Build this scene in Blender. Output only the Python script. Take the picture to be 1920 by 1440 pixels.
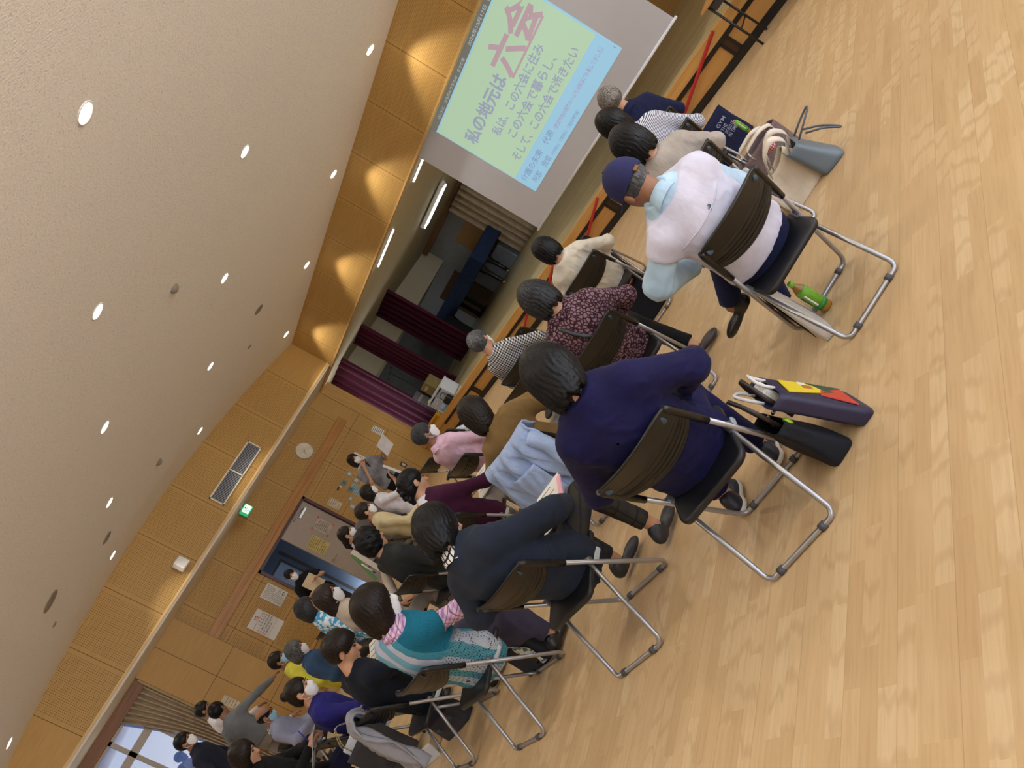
import bpy, math, random
import numpy as np
from mathutils import Matrix, Vector
SC = bpy.context.scene
COL = SC.collection
for _o in list(bpy.data.objects): bpy.data.objects.remove(_o)

# ------------------------------------------------------------------ camera
cam_d = bpy.data.cameras.new('camera'); cam = bpy.data.objects.new('camera', cam_d); COL.objects.link(cam)
CR = (0.39093344, 0.31461679, -0.86497822); CD = (-0.48707384, -0.72668161, -0.48445115); CF = (-0.78098023, 0.61069642, -0.13084253)
cam.matrix_world = Matrix(((CR[0], -CD[0], -CF[0], 0), (CR[1], -CD[1], -CF[1], 0), (CR[2], -CD[2], -CF[2], 1.6), (0, 0, 0, 1)))
cam_d.sensor_width = 36; cam_d.lens = 36 * 1425.7 / 1920; cam_d.clip_start = 0.05; cam_d.clip_end = 200
SC.camera = cam
# ------------------------------------------------------------------ view + daylight
SC.view_settings.view_transform = 'Standard'; SC.view_settings.look = 'None'; SC.view_settings.gamma = 1
SC.view_settings.use_curve_mapping = False; SC.view_settings.exposure = 0.02
W = bpy.data.worlds.new('daylight'); SC.world = W; W.use_nodes = True
_nt = W.node_tree; _tc = _nt.nodes.new('ShaderNodeTexCoord'); _sx = _nt.nodes.new('ShaderNodeSeparateXYZ'); _rp = _nt.nodes.new('ShaderNodeValToRGB')
_mr = _nt.nodes.new('ShaderNodeMapRange'); _mr.inputs[1].default_value = -.5; _mr.inputs[2].default_value = .5
_nt.links.new(_tc.outputs['Generated'], _sx.inputs[0]); _nt.links.new(_sx.outputs[2], _mr.inputs[0]); _nt.links.new(_mr.outputs[0], _rp.inputs[0]); _nt.links.new(_rp.outputs[0], _nt.nodes['Background'].inputs[0])
_e = _rp.color_ramp.elements; _e[0].position = .35; _e[0].color = (1.7, 1.68, 1.66, 1); _e[1].position = .75; _e[1].color = (.34, .46, .66, 1); _h = _e.new(.55); _h.color = (.92, .97, 1.05, 1)   # bright lower half added to lift the ceiling, blue sky above
W.node_tree.nodes['Background'].inputs[1].default_value = 3.8
DOWN_W = 50.0           # power of each ceiling downlight

# ------------------------------------------------------------------ tags
def tag(o, label, cat, group=None):
    o['label'] = label; o['category'] = cat
    if group: o['group'] = group
    return o
def structure(o): o['kind'] = 'structure'; return o
def empty(name, loc=(0, 0, 0), rz=0.0):
    o = bpy.data.objects.new(name, None); o.empty_display_size = .1; COL.objects.link(o)
    o.location = loc; o.rotation_euler = (0, 0, rz); return o
def thing(name, label, cat, loc=(0, 0, 0), rz=0.0, group=None):
    return tag(empty(name, loc, rz), label, cat, group)

# ------------------------------------------------------------------ materials
class N:
    def __init__(s, nt): s.t = nt
    def n(s, typ, **kw):
        x = s.t.nodes.new('ShaderNode' + typ)
        for k, v in kw.items():
            if k[0] == 'i' and k[1:].isdigit(): s.inp(x, int(k[1:]), v)
            else: setattr(x, k, v)
        return x
    def inp(s, node, i, v):
        if hasattr(v, 'is_output') or hasattr(v, 'links'): s.t.links.new(v, node.inputs[i])
        elif hasattr(v, 'outputs'): s.t.links.new(v.outputs[0], node.inputs[i])
        else: node.inputs[i].default_value = v
    def m(s, op, a, b=None, c=None):
        x = s.n('Math', operation=op); s.inp(x, 0, a)
        if b is not None: s.inp(x, 1, b)
        if c is not None: s.inp(x, 2, c)
        return x.outputs[0]
    def mix(s, f, a, b):
        x = s.n('Mix', data_type='RGBA'); s.inp(x, 0, f); s.inp(x, 6, c4(a) if isinstance(a, tuple) else a); s.inp(x, 7, c4(b) if isinstance(b, tuple) else b)
        return x.outputs[2]
    def noise(s, vec, scale, detail=2, rough=.5):
        x = s.n('TexNoise'); s.inp(x, 0, vec); x.inputs['Scale'].default_value = scale; x.inputs['Detail'].default_value = detail; x.inputs['Roughness'].default_value = rough
        return x.outputs[0]
    def ramp(s, f, lo, hi):
        x = s.n('MapRange'); s.inp(x, 0, f); x.inputs[1].default_value = lo; x.inputs[2].default_value = hi; return x.outputs[0]
    def scale(s, vec, sc):
        x = s.n('VectorMath', operation='MULTIPLY'); s.inp(x, 0, vec); x.inputs[1].default_value = sc; return x.outputs[0]
    def xyz(s, vec):
        x = s.n('SeparateXYZ'); s.inp(x, 0, vec); return x.outputs
    def bump(s, h, strength, dist=.01):
        x = s.n('Bump'); x.inputs['Strength'].default_value = strength; x.inputs['Distance'].default_value = dist; s.inp(x, 'Height', h) if False else s.t.links.new(h, x.inputs['Height']); return x.outputs[0]
def c4(c): return (c[0], c[1], c[2], 1)
def srgb(r, g, b):
    f = lambda u: (u / 255 / 12.92) if u / 255 <= .04045 else ((u / 255 + .055) / 1.055) ** 2.4
    return (f(r), f(g), f(b))
MATS = {}
def base(name, col=(.5, .5, .5), rough=.6, metal=0.0, spec=.5):
    m = bpy.data.materials.new(name); m.use_nodes = True
    b = m.node_tree.nodes['Principled BSDF']
    b.inputs['Base Color'].default_value = c4(col); b.inputs['Roughness'].default_value = rough
    b.inputs['Metallic'].default_value = metal; b.inputs['Specular IOR Level'].default_value = spec
    MATS[name] = m
    return m, N(m.node_tree), b
def obc(n): return n.n('TexCoord').outputs['Object']
def plain(name, col, rough=.6, metal=0.0, var=.12, vs=6.0, bumps=None, spec=.5):
    if name in MATS: return MATS[name]
    m, n, b = base(name, col, rough, metal, spec); co = obc(n)
    f = n.noise(co, vs, 3)
    dk = tuple(x * (1 - var) for x in col); lt = tuple(min(1, x * (1 + var)) for x in col)
    n.inp(b, 'Base Color', n.mix(n.ramp(f, .3, .7), dk, lt))
    if bumps: n.inp(b, 'Normal', n.bump(n.noise(co, bumps[0], 4), bumps[1]))
    return m
def cloth(name, col, rough=.9, fold=.35, weave=500, var=.12):
    """woven cloth: soft colour variation, fold bump and fine weave"""
    if name in MATS: return MATS[name]
    m, n, b = base(name, col, rough, 0, .25); co = obc(n)
    f = n.noise(co, 9, 3)
    n.inp(b, 'Base Color', n.mix(n.ramp(f, .3, .7), tuple(x * (1 - var) for x in col), tuple(min(1, x * (1 + var)) for x in col)))
    fo = n.noise(n.scale(co, (1, 1, .55)), 11, 3, .55); we = n.noise(co, weave, 1)
    n.inp(b, 'Normal', n.bump(n.m('ADD', n.m('MULTIPLY', fo, 1.0), n.m('MULTIPLY', we, .05)), fold, .03))
    b.inputs['Sheen Weight'].default_value = .03
    return m
def emit(name, col, strength):
    if name in MATS: return MATS[name]
    m, n, b = base(name, col, .5)
    b.inputs['Emission Color'].default_value = c4(col); b.inputs['Emission Strength'].default_value = strength
    return m
# ------------------------------------------------------------------ geometry builder
class G:
    """collects vertices and faces; .build() links ONE mesh object"""
    def __init__(s): s.v = []; s.f = []; s.sm = []; s.mi = []; s.c = 0
    def add(s, V, F, smooth=True, mi=0):
        V = np.asarray(V, float).reshape(-1, 3); s.v.append(V)
        for q in F: s.f.append([int(i) + s.c for i in q])
        s.sm += [smooth] * len(F); s.mi += [mi] * len(F); s.c += len(V); return s
    def box(s, lo, hi, mi=0, M=None, bev=0.0):
        lo = np.minimum(lo, hi) if False else np.array(lo, float); hi = np.array(hi, float)
        if bev <= 0:
            V = np.array([[(lo, hi)[i][0], (lo, hi)[j][1], (lo, hi)[k][2]] for i in (0, 1) for j in (0, 1) for k in (0, 1)])
            F = [(0, 1, 3, 2), (4, 6, 7, 5), (0, 4, 5, 1), (2, 3, 7, 6), (0, 2, 6, 4), (1, 5, 7, 3)]
        else:
            b = min(bev, .49 * float(min(hi - lo)))
            V = []; idx = {}
            for i in (0, 1):
                for j in (0, 1):
                    for k in (0, 1):
                        c = np.array([(lo, hi)[i][0], (lo, hi)[j][1], (lo, hi)[k][2]]); d = np.array([1 - 2 * i, 1 - 2 * j, 1 - 2 * k]) * b
                        for a in range(3):
                            p = c + d; p[a] = c[a]; idx[(i, j, k, a)] = len(V); V.append(p)
            F = []
            for a in range(3):
                o1, o2 = (a + 1) % 3, (a + 2) % 3
                for sd in (0, 1):
                    q = []
                    for (p1, p2) in ((0, 0), (1, 0), (1, 1), (0, 1)):
                        key = [0, 0, 0]; key[a] = sd; key[o1] = p1; key[o2] = p2; q.append(idx[(*key, a)])
                    F.append(q if sd else q[::-1])
            for a in range(3):
                o1, o2 = (a + 1) % 3, (a + 2) % 3
                for p1 in (0, 1):
                    for p2 in (0, 1):
                        k0 = [0, 0, 0]; k0[o1] = p1; k0[o2] = p2; k1 = list(k0); k1[a] = 1
                        q = [idx[(*k0, o1)], idx[(*k1, o1)], idx[(*k1, o2)], idx[(*k0, o2)]]
                        F.append(q if p1 ^ p2 else q[::-1])
            for i in (0, 1):
                for j in (0, 1):
                    for k in (0, 1):
                        q = [idx[(i, j, k, a)] for a in range(3)]; F.append(q if (i + j + k) % 2 else q[::-1])
            V = np.array(V)
        if M is not None: V = V @ np.array(M)[:3, :3].T + np.array(M)[:3, 3]
        return s.add(V, F, False, mi)
    def quad(s, a, b, c, d, mi=0): return s.add([a, b, c, d], [(0, 1, 2, 3)], False, mi)
    def tube(s, P, r, n=10, closed=False, mi=0, caps=True, flat=1.0):
        P = np.array(P, float); m = len(P); r = np.broadcast_to(np.array(r, float), (m,))
        T = np.gradient(P, axis=0) if not closed else (np.roll(P, -1, 0) - np.roll(P, 1, 0))
        T /= np.linalg.norm(T, axis=1)[:, None] + 1e-12
        u = np.cross(T[0], (0, 0, 1.)); u = np.cross(T[0], (1., 0, 0)) if np.linalg.norm(u) < .1 else u
        u /= np.linalg.norm(u); V = []
        for i in range(m):
            u = u - T[i] * (u @ T[i]); u /= np.linalg.norm(u) + 1e-12; w = np.cross(T[i], u)
            a = np.arange(n) * 2 * np.pi / n
            V.append(P[i] + r[i] * (np.cos(a)[:, None] * u + flat * np.sin(a)[:, None] * w))
        V = np.concatenate(V); F = []
        for i in range(m if closed else m - 1):
            for j in range(n):
                F.append((i * n + j, i * n + (j + 1) % n, ((i + 1) % m) * n + (j + 1) % n, ((i + 1) % m) * n + j))
        s.add(V, F, True, mi)
        if caps and not closed:
            s.f.append([s.c - len(V) + j for j in range(n)][::-1]); s.f.append([s.c - n + j for j in range(n)]); s.sm += [False] * 2; s.mi += [mi] * 2
        return s
    def lathe(s, prof, n=24, c=(0, 0, 0), mi=0, M=None):
        a = np.arange(n) * 2 * np.pi / n; V = []
        for (r, z) in prof: V.append(np.stack([r * np.cos(a), r * np.sin(a), np.full(n, z)], 1))
        V = np.concatenate(V); F = []
        for i in range(len(prof) - 1):
            for j in range(n): F.append((i * n + j, i * n + (j + 1) % n, (i + 1) * n + (j + 1) % n, (i + 1) * n + j))
        F.append(list(range(n))[::-1]); F.append([(len(prof) - 1) * n + j for j in range(n)])
        if M is not None: V = V @ np.array(M)[:3, :3].T + np.array(M)[:3, 3]
        return s.add(V + np.array(c), F, True, mi)
    def grid(s, P, mi=0, smooth=True, closed_u=False):
        """P: (nu,nv,3)"""
        nu, nv = P.shape[:2]; F = []
        for i in range(nu if closed_u else nu - 1):
            for j in range(nv - 1):
                F.append((i * nv + j, ((i + 1) % nu) * nv + j, ((i + 1) % nu) * nv + j + 1, i * nv + j + 1))
        return s.add(P.reshape(-1, 3), F, smooth, mi)
    def sheet(s, P, t, mi=0):
        """two-sided sheet of thickness t from a grid of points"""
        du = np.gradient(P, axis=0); dv = np.gradient(P, axis=1); nn = np.cross(du, dv); nn /= np.linalg.norm(nn, axis=2)[..., None] + 1e-12
        A = P + nn * t / 2; B = P - nn * t / 2; nu, nv = P.shape[:2]; o = nu * nv; F = []
        for i in range(nu - 1):
            for j in range(nv - 1):
                q = (i * nv + j, (i + 1) * nv + j, (i + 1) * nv + j + 1, i * nv + j + 1); F.append(q); F.append(tuple(x + o for x in q[::-1]))
        for i in range(nu - 1):
            for j in (0, nv - 1):
                q = (i * nv + j, (i + 1) * nv + j, (i + 1) * nv + j + o, i * nv + j + o); F.append(q if j else q[::-1])
        for j in range(nv - 1):
            for i in (0, nu - 1):
                q = (i * nv + j, i * nv + j + 1, i * nv + j + 1 + o, i * nv + j + o); F.append(q[::-1] if i else q)
        return s.add(np.concatenate([A.reshape(-1, 3), B.reshape(-1, 3)]), F, True, mi)
    def mesh(s, name, mats):
        me = bpy.data.meshes.new(name); V = np.concatenate(s.v) if s.v else np.zeros((0, 3))
        me.vertices.add(len(V)); me.vertices.foreach_set('co', V.astype(np.float32).ravel())
        cnt = np.array([len(f) for f in s.f], np.int32); flat = np.fromiter((i for f in s.f for i in f), np.int32, int(cnt.sum()))
        me.loops.add(len(flat)); me.loops.foreach_set('vertex_index', flat)
        me.polygons.add(len(cnt)); st = np.concatenate([[0], np.cumsum(cnt)[:-1]]).astype(np.int32)
        me.polygons.foreach_set('loop_start', st)
        me.polygons.foreach_set('use_smooth', np.array(s.sm, bool)); me.polygons.foreach_set('material_index', np.array(s.mi, np.int32))
        for m in (mats if isinstance(mats, (list, tuple)) else [mats]): me.materials.append(m)
        me.update(calc_edges=True); me.validate(); return me
    def build(s, name, mats, parent=None):
        o = bpy.data.objects.new(name, s.mesh(name, mats)); COL.objects.link(o)
        if parent is not None: o.parent = parent
        return o
def part(parent, name, g, mat): return g.build(name, mat, parent)
def bend(P, r=.05, n=6):
    """round the corners of a polyline"""
    P = [np.array(p, float) for p in P]; out = [P[0]]
    for a, b, c in zip(P, P[1:], P[2:]):
        u = a - b; w = c - b; d = min(r, np.linalg.norm(u) * .45, np.linalg.norm(w) * .45); p0 = b + u / np.linalg.norm(u) * d; p1 = b + w / np.linalg.norm(w) * d
        for t in np.linspace(0, 1, n): out.append((1 - t) ** 2 * p0 + 2 * t * (1 - t) * b + t * t * p1)
    out.append(P[-1]); return np.array(out)
# text turned into mesh data (Blender's built-in font, CJK fallback)
_txt = {}
def text_geo(body, size=1.0, bold=0.0, align='LEFT'):
    k = (body, bold, align)
    if k not in _txt:
        cu = bpy.data.curves.new('t', 'FONT'); cu.body = body; cu.size = 1; cu.offset = bold; cu.align_x = align; cu.resolution_u = 3
        o = bpy.data.objects.new('t', cu); COL.objects.link(o); dg = bpy.context.evaluated_depsgraph_get(); dg.update()
        me = o.evaluated_get(dg).to_mesh(); V = np.zeros(len(me.vertices) * 3, np.float32); me.vertices.foreach_get('co', V)
        _txt[k] = (V.reshape(-1, 3).copy(), [tuple(p.vertices) for p in me.polygons]); o.evaluated_get(dg).to_mesh_clear()
        bpy.data.objects.remove(o); bpy.data.curves.remove(cu)
    V, F = _txt[k]; return V * size, F
def put_text(g, body, O, U, V, size=None, width=None, bold=0.0, mi=0, align='LEFT', hs=1.0):
    """lay flat lettering from origin O along U (right) and V (up); width fits the run"""
    T, F = text_geo(body, 1.0, bold, align)
    if len(T) == 0: return
    U = np.array(U, float); V = np.array(V, float)
    sx = width / (T[:, 0].max() - T[:, 0].min()) if width else size
    sy = size if size else sx
    x0 = T[:, 0].min() if width else 0
    g.add(np.array(O, float) + ((T[:, 0] - x0) * sx)[:, None] * U + (T[:, 1] * sy)[:, None] * V, F, False, mi)
# ================================================================== THE HALL
XH, XW, YS = -13.65, -14.8, 8.77          # left header face, left wall below it, stage front plane
def zc(y): return -0.02166331 * y * y + 0.2197433 * y + 3.6304607
def wood_wall(name, ax, u0, p, col, dots=.033, vs=(), fig=1.0, lo=None, hi=None, rough=.5):
    """veneer panels: seams every p along axis ax from u0, seams at heights vs, rows of punched holes"""
    m, n, b = base(name, col, rough, 0, .3); co = obc(n); x = n.xyz(co); u = x[ax]; z = x[2]
    gr = n.noise(n.scale(co, (1.2, 1.2, 30) if ax == 2 else ((3, 3, 60))), 1.0, 4)
    br = n.noise(co, .9, 2)
    c1 = n.mix(n.ramp(gr, .3, .7), tuple(k * .88 for k in col), tuple(k * 1.1 for k in col))
    c1 = n.mix(n.m('MULTIPLY', n.ramp(br, .35, .65), .35), c1, tuple(k * f for k, f in zip(col, (1.08, 1.0, .9))))
    t = n.m('DIVIDE', n.m('SUBTRACT', u, u0), p); fr = n.m('FRACT', t)
    ed = n.m('ABSOLUTE', n.m('SUBTRACT', fr, .5))                       # .5 at a seam
    seam = n.m('GREATER_THAN', ed, .5 - .005 / p)
    for v in vs: seam = n.m('MAXIMUM', seam, n.m('LESS_THAN', n.m('ABSOLUTE', n.m('SUBTRACT', z, v)), .005))
    if dots:
        du = n.m('SUBTRACT', n.m('FRACT', n.m('DIVIDE', u, dots)), .5); dv = n.m('SUBTRACT', n.m('FRACT', n.m('DIVIDE', z, dots)), .5)
        d = n.m('LESS_THAN', n.m('ADD', n.m('MULTIPLY', du, du), n.m('MULTIPLY', dv, dv)), .05)
        d = n.m('MULTIPLY', d, n.m('LESS_THAN', ed, .5 - .06 / p))
        if lo is not None: d = n.m('MULTIPLY', d, n.m('GREATER_THAN', u, lo))
        if hi is not None: d = n.m('MULTIPLY', d, n.m('LESS_THAN', u, hi))
        for v in vs: d = n.m('MULTIPLY', d, n.m('GREATER_THAN', n.m('ABSOLUTE', n.m('SUBTRACT', z, v)), .05))
        c1 = n.mix(n.m('MULTIPLY', d, .75), c1, tuple(k * .25 for k in col))
    n.inp(b, 'Base Color', n.mix(n.m('MULTIPLY', seam, .85), c1, tuple(k * .15 for k in col)))
    return m
VENEER = srgb(186, 148, 86)
def solid_wood(name, col, rough=.45, ax=0, fig=.2):
    if name in MATS: return MATS[name]
    m, n, b = base(name, col, rough, 0, .4); co = obc(n)
    sc = [28, 28, 28]; sc[ax] = 1.5
    f = n.noise(n.scale(co, tuple(sc)), 1.0, 4, .6)
    n.inp(b, 'Base Color', n.mix(n.ramp(f, .3, .7), tuple(k * (1 - fig) for k in col), tuple(min(1, k * (1 + fig)) for k in col)))
    return m
# floor: three-strip laminate, boards along Y
def floor_mat():
    m, n, b = base('laminate_floor', (.6, .4, .2), .34, 0, .5); co = obc(n); x = n.xyz(co)
    SW, SL = .068, .43
    i = n.m('FLOOR', n.m('DIVIDE', x[0], SW))
    w1 = n.n('TexWhiteNoise', noise_dimensions='1D'); n.inp(w1, 1, i); off = n.m('MULTIPLY', w1.outputs[0], SL)
    jj = n.m('FLOOR', n.m('DIVIDE', n.m('ADD', x[1], off), SL))
    cv = n.n('CombineXYZ'); n.inp(cv, 0, i); n.inp(cv, 1, jj)
    w2 = n.n('TexWhiteNoise', noise_dimensions='2D'); n.inp(w2, 0, cv); rnd = w2.outputs[0]
    cvo = n.n('CombineXYZ'); n.inp(cvo, 0, n.m('MULTIPLY', rnd, 37.0)); n.inp(cvo, 1, n.m('MULTIPLY', rnd, 91.0))
    va = n.n('VectorMath', operation='ADD'); n.inp(va, 0, co); n.inp(va, 1, cvo)
    g1 = n.noise(n.scale(va.outputs[0], (60, 3.2, 1)), 1.0, 4, .6)
    g2 = n.noise(n.scale(va.outputs[0], (16, 2.4, 1)), 1.0, 2, .5)
    rr = n.n('ValToRGB'); n.inp(rr, 0, rnd); el = rr.color_ramp.elements
    el[0].position = 0; el[0].color = c4(srgb(200, 169, 127)); el[1].position = 1; el[1].color = c4(srgb(217, 191, 150))
    e = rr.color_ramp.elements.new(.35); e.color = c4(srgb(206, 176, 133)); e = rr.color_ramp.elements.new(.7); e.color = c4(srgb(211, 182, 140))
    c = n.mix(n.m('MULTIPLY', n.ramp(g1, .45, .75), .28), rr.outputs[0], srgb(151, 112, 71))
    wv = n.n('TexWave', wave_type='RINGS'); n.inp(wv, 0, n.scale(va.outputs[0], (14, 2.0, 1))); wv.inputs['Scale'].default_value = .9; wv.inputs['Distortion'].default_value = 5; wv.inputs['Detail'].default_value = 2
    c = n.mix(n.m('MULTIPLY', n.m('MULTIPLY', n.ramp(wv.outputs[1], .7, 1.0), n.m('GREATER_THAN', rnd, .6)), .25), c, srgb(159, 120, 77))
    fx = n.m('FRACT', n.m('DIVIDE', x[0], SW * 3)); ln = n.m('GREATER_THAN', n.m('ABSOLUTE', n.m('SUBTRACT', fx, .5)), .493)
    c = n.mix(n.m('MULTIPLY', ln, .35), c, srgb(132, 95, 58))
    n.inp(b, 'Base Color', c)
    n.inp(b, 'Roughness', n.m('ADD', .30, n.m('MULTIPLY', g2, .14)))
    return m
g = G(); g.quad((-16.2, -3, 0), (6, -3, 0), (6, YS, 0), (-16.2, YS, 0)); FLOOR = structure(g.build('floor', floor_mat()))
# ceiling: gently arched, sprayed texture
def ceil_mat():
    m, n, b = base('rock_wool_ceiling', srgb(205, 192, 172), .95, 0, .1); co = obc(n)
    f = n.noise(co, 55, 4, .6); v = n.noise(n.scale(co, (1, .6, 1)), 85, 2, .5); s = n.ramp(v, .62, .68)
    col = n.mix(n.ramp(f, .3, .7), srgb(226, 224, 222), srgb(238, 236, 234)); n.inp(b, 'Base Color', n.mix(n.m('MULTIPLY', s, .45), col, srgb(176, 170, 162)))
    n.inp(b, 'Normal', n.bump(v, .35, .01)); return m
ys = np.linspace(-3, YS + .05, 48); P = np.array([[(x, y, zc(y)) for y in ys] for x in (XH - .05, 6.0)]); g = G(); g.grid(P[::-1], smooth=True); structure(g.build('ceiling', ceil_mat()))
WHITE_PLASTER = plain('white_plaster', srgb(222, 216, 204), .8, var=.04)
g = G(); g.box((-16.2, -3.1, 0), (6.0, -3.0, 4.2)); structure(g.build('wall_back', plain('back_wall_paint', srgb(196, 176, 146), .8, var=.03)))  # unseen back wall, put in solid to block daylight from behind
# left header (upper wall), arched top
wm = wood_wall('veneer_left_header', 1, 1.0645, .983, VENEER, .033, lo=1.0645, hi=7.944)
g = G(); ys = np.linspace(-3, YS, 40)
g.grid(np.array([[(XH, y, 3.06) for y in ys], [(XH, y, zc(y) + .02) for y in ys]]), smooth=False); structure(g.build('wall_left_upper', wm))
TRIMW = solid_wood('light_beech_trim', srgb(214, 178, 118), .4, 1)
g = G(); g.box((XH - .0, -3, 3.035), (XH + .025, YS, 3.075)); structure(g.build('trim_1', TRIMW))
g = G(); g.box((XW - .1, -3, 3.0), (XH, YS, 3.06)); structure(g.build('trim_2', WHITE_PLASTER))          # soffit under the header
# left wall below: door opening Y 4.69-6.39, z 0-2.14; steps out for Y < 3.3, window Y < 2.2
wl = wood_wall('veneer_left_wall', 1, 8.293, .939, VENEER, .033, vs=(1.27, 2.0), hi=8.29)
g = G()
for (a, b_, z0, z1) in ((6.42, YS + .06, 0, 3.0), (4.66, 6.42, 2.14, 3.0), (3.3, 4.66, 0, 3.0)): g.box((XW - .12, a, z0), (XW, b_, z1))
structure(g.build('wall_left', wl))
wl2 = wood_wall('veneer_plain_bay', 1, 2.2, .55, VENEER, 0, vs=(.82, 1.85))
g = G(); g.box((XW - .12, 2.2, 0), (XW + .09, 3.3, 3.0)); structure(g.build('wall_left_bay', wl2))
RAILW = solid_wood('honey_oak_rail', srgb(176, 124, 62), .4, 1)
g = G(); g.box((XW, 3.3, 2.15), (XW + .05, 8.41, 2.36), bev=.006); g.box((XW + .05, 3.3, 2.15), (XW + .075, 7.62, 2.24), bev=.006); structure(g.build('trim_3', RAILW))
# door
MAROON = plain('maroon_frame_paint', srgb(78, 34, 38), .4, var=.05)
GREIGE = plain('greige_door_paint', srgb(172, 160, 148), .5, var=.03)
STEEL = plain('brushed_steel', (.55, .56, .58), .3, 1.0, .05)
DKGREY = plain('dark_grey_plastic', (.05, .05, .055), .45, var=.1)
BLACKP = plain('black_plastic', (.012, .012, .013), .38, var=.2)
g = G(); X0 = XW - .12
g.box((X0, 4.66, 0), (XW + .03, 4.72, 2.14)); g.box((X0, 6.36, 0), (XW + .03, 6.42, 2.14)); g.box((X0, 4.66, 2.10), (XW + .03, 6.42, 2.17)); d1 = structure(g.build('door_1', MAROON))
g = G(); g.box((XW - .08, 5.46, .01), (XW - .035, 6.355, 2.10), bev=.004); leaf = g.build('door_leaf', GREIGE, d1)
g = G(); g.box((XW - .035, 5.98, 1.95), (XW + .01, 6.24, 2.01), bev=.008); g.tube([(XW, 6.2, 2.02), (XW + .03, 6.05, 2.05), (XW + .0, 5.86, 2.05)], .008); g.build('door_closer', STEEL, leaf)
g = G(); g.lathe([(.028, 0), (.028, .012)], 16, M=Matrix.Translation((XW - .035, 5.53, 1.0)) @ Matrix.Rotation(math.pi / 2, 4, 'Y'))
g.tube(bend([(XW - .03, 5.53, 1.0), (XW + .025, 5.53, 1.0), (XW + .025, 5.65, .99)], .02), .009); g.build('handle', STEEL, leaf)
# corridor behind the open half of the doorway
CORR = plain('corridor_blue_grey', srgb(92, 112, 140), .6, var=.05)
g = G(); g.quad((-16.6, 4.2, 0), (-16.6, 6.9, 0), (-16.6, 6.9, 2.6), (-16.6, 4.2, 2.6)); g.quad((-16.6, 4.2, 2.6), (-16.6, 6.9, 2.6), (XW - .12, 6.9, 2.6), (XW - .12, 4.2, 2.6))
g.quad((-16.6, 4.2, 0), (XW - .12, 4.2, 0), (XW - .12, 4.2, 2.6), (-16.6, 4.2, 2.6)); g.quad((-16.6, 6.9, 0), (-16.6, 6.9, 2.6), (XW - .12, 6.9, 2.6), (XW - .12, 6.9, 0)); structure(g.build('wall_corridor', CORR))
g = G()
for (a, b_, z0, z1) in ((4.95, 5.0, 1.0, 1.9), (5.65, 5.7, 1.0, 1.9), (4.95, 5.7, 1.9, 1.95), (4.95, 5.7, .95, 1.0), (4.85, 4.9, 0, 2.05), (5.8, 5.85, 0, 2.05)): g.box((-16.6, a, z0), (-16.56, b_, z1))
d2 = structure(g.build('door_2', DKGREY)); g = G(); g.box((-16.59, 5.0, 1.0), (-16.575, 5.65, 1.9)); g.build('pane', plain('frosted_pane', srgb(140, 165, 200), .3, var=.1), d2)
# window on the left wall behind Y 2.2
ALU = plain('bronze_aluminium', srgb(140, 126, 110), .4, .3, .06)
DKWOOD = solid_wood('dark_oak_lintel', srgb(128, 82, 44), .45, 1)
g = G(); g.box((XW - .1, -3, 2.80), (XW + .06, 2.2, 3.0), bev=.004); structure(g.build('trim_4', DKWOOD))
g = G()
for y in (2.16, 1.22, .2, -.8, -1.8): g.box((XW - .1, y - .035, .1), (XW - .02, y + .035, 2.8))
for z0, z1 in ((.05, .2), (2.32, 2.45), (2.76, 2.8)): g.box((XW - .1, -3, z0), (XW - .02, 2.2, z1))
for y in (1.70,): g.box((XW - .095, y - .03, .2), (XW - .03, y + .03, 2.32))
win = structure(g.build('window_1', ALU))
m, n, b = base('window_glass', (1, 1, 1), .02); b.inputs['Transmission Weight'].default_value = 0
tr = n.n('BsdfTransparent'); gl = n.n('BsdfGlossy'); gl.inputs['Roughness'].default_value = .02; mx = n.n('MixShader'); mx.inputs[0].default_value = .08
n.t.links.new(tr.outputs[0], mx.inputs[1]); n.t.links.new(gl.outputs[0], mx.inputs[2]); n.t.links.new(mx.outputs[0], n.t.nodes['Material Output'].inputs[0])
g = G(); g.box((XW - .068, -3, .2), (XW - .062, 2.13, 2.76)); g.build('pane', m, win)
# pale siding of the building across the yard
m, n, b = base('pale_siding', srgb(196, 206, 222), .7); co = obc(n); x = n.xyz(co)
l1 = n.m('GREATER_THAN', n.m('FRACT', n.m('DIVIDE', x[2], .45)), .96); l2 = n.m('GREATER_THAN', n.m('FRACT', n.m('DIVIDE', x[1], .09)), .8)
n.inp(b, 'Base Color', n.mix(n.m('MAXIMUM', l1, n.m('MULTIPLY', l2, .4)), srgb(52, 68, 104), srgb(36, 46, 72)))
g = G(); g.box((-20.2, -8, 0), (-20, 3.2, 6)); structure(g.build('wall_neighbour', m))
g = G(); g.quad((-20, -8, -.02), (XW - .12, -8, -.02), (XW - .12, 3.2, -.02), (-20, 3.2, -.02)); structure(g.build('floor_yard', plain('yard_concrete', srgb(150, 150, 150), .9)))
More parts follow.
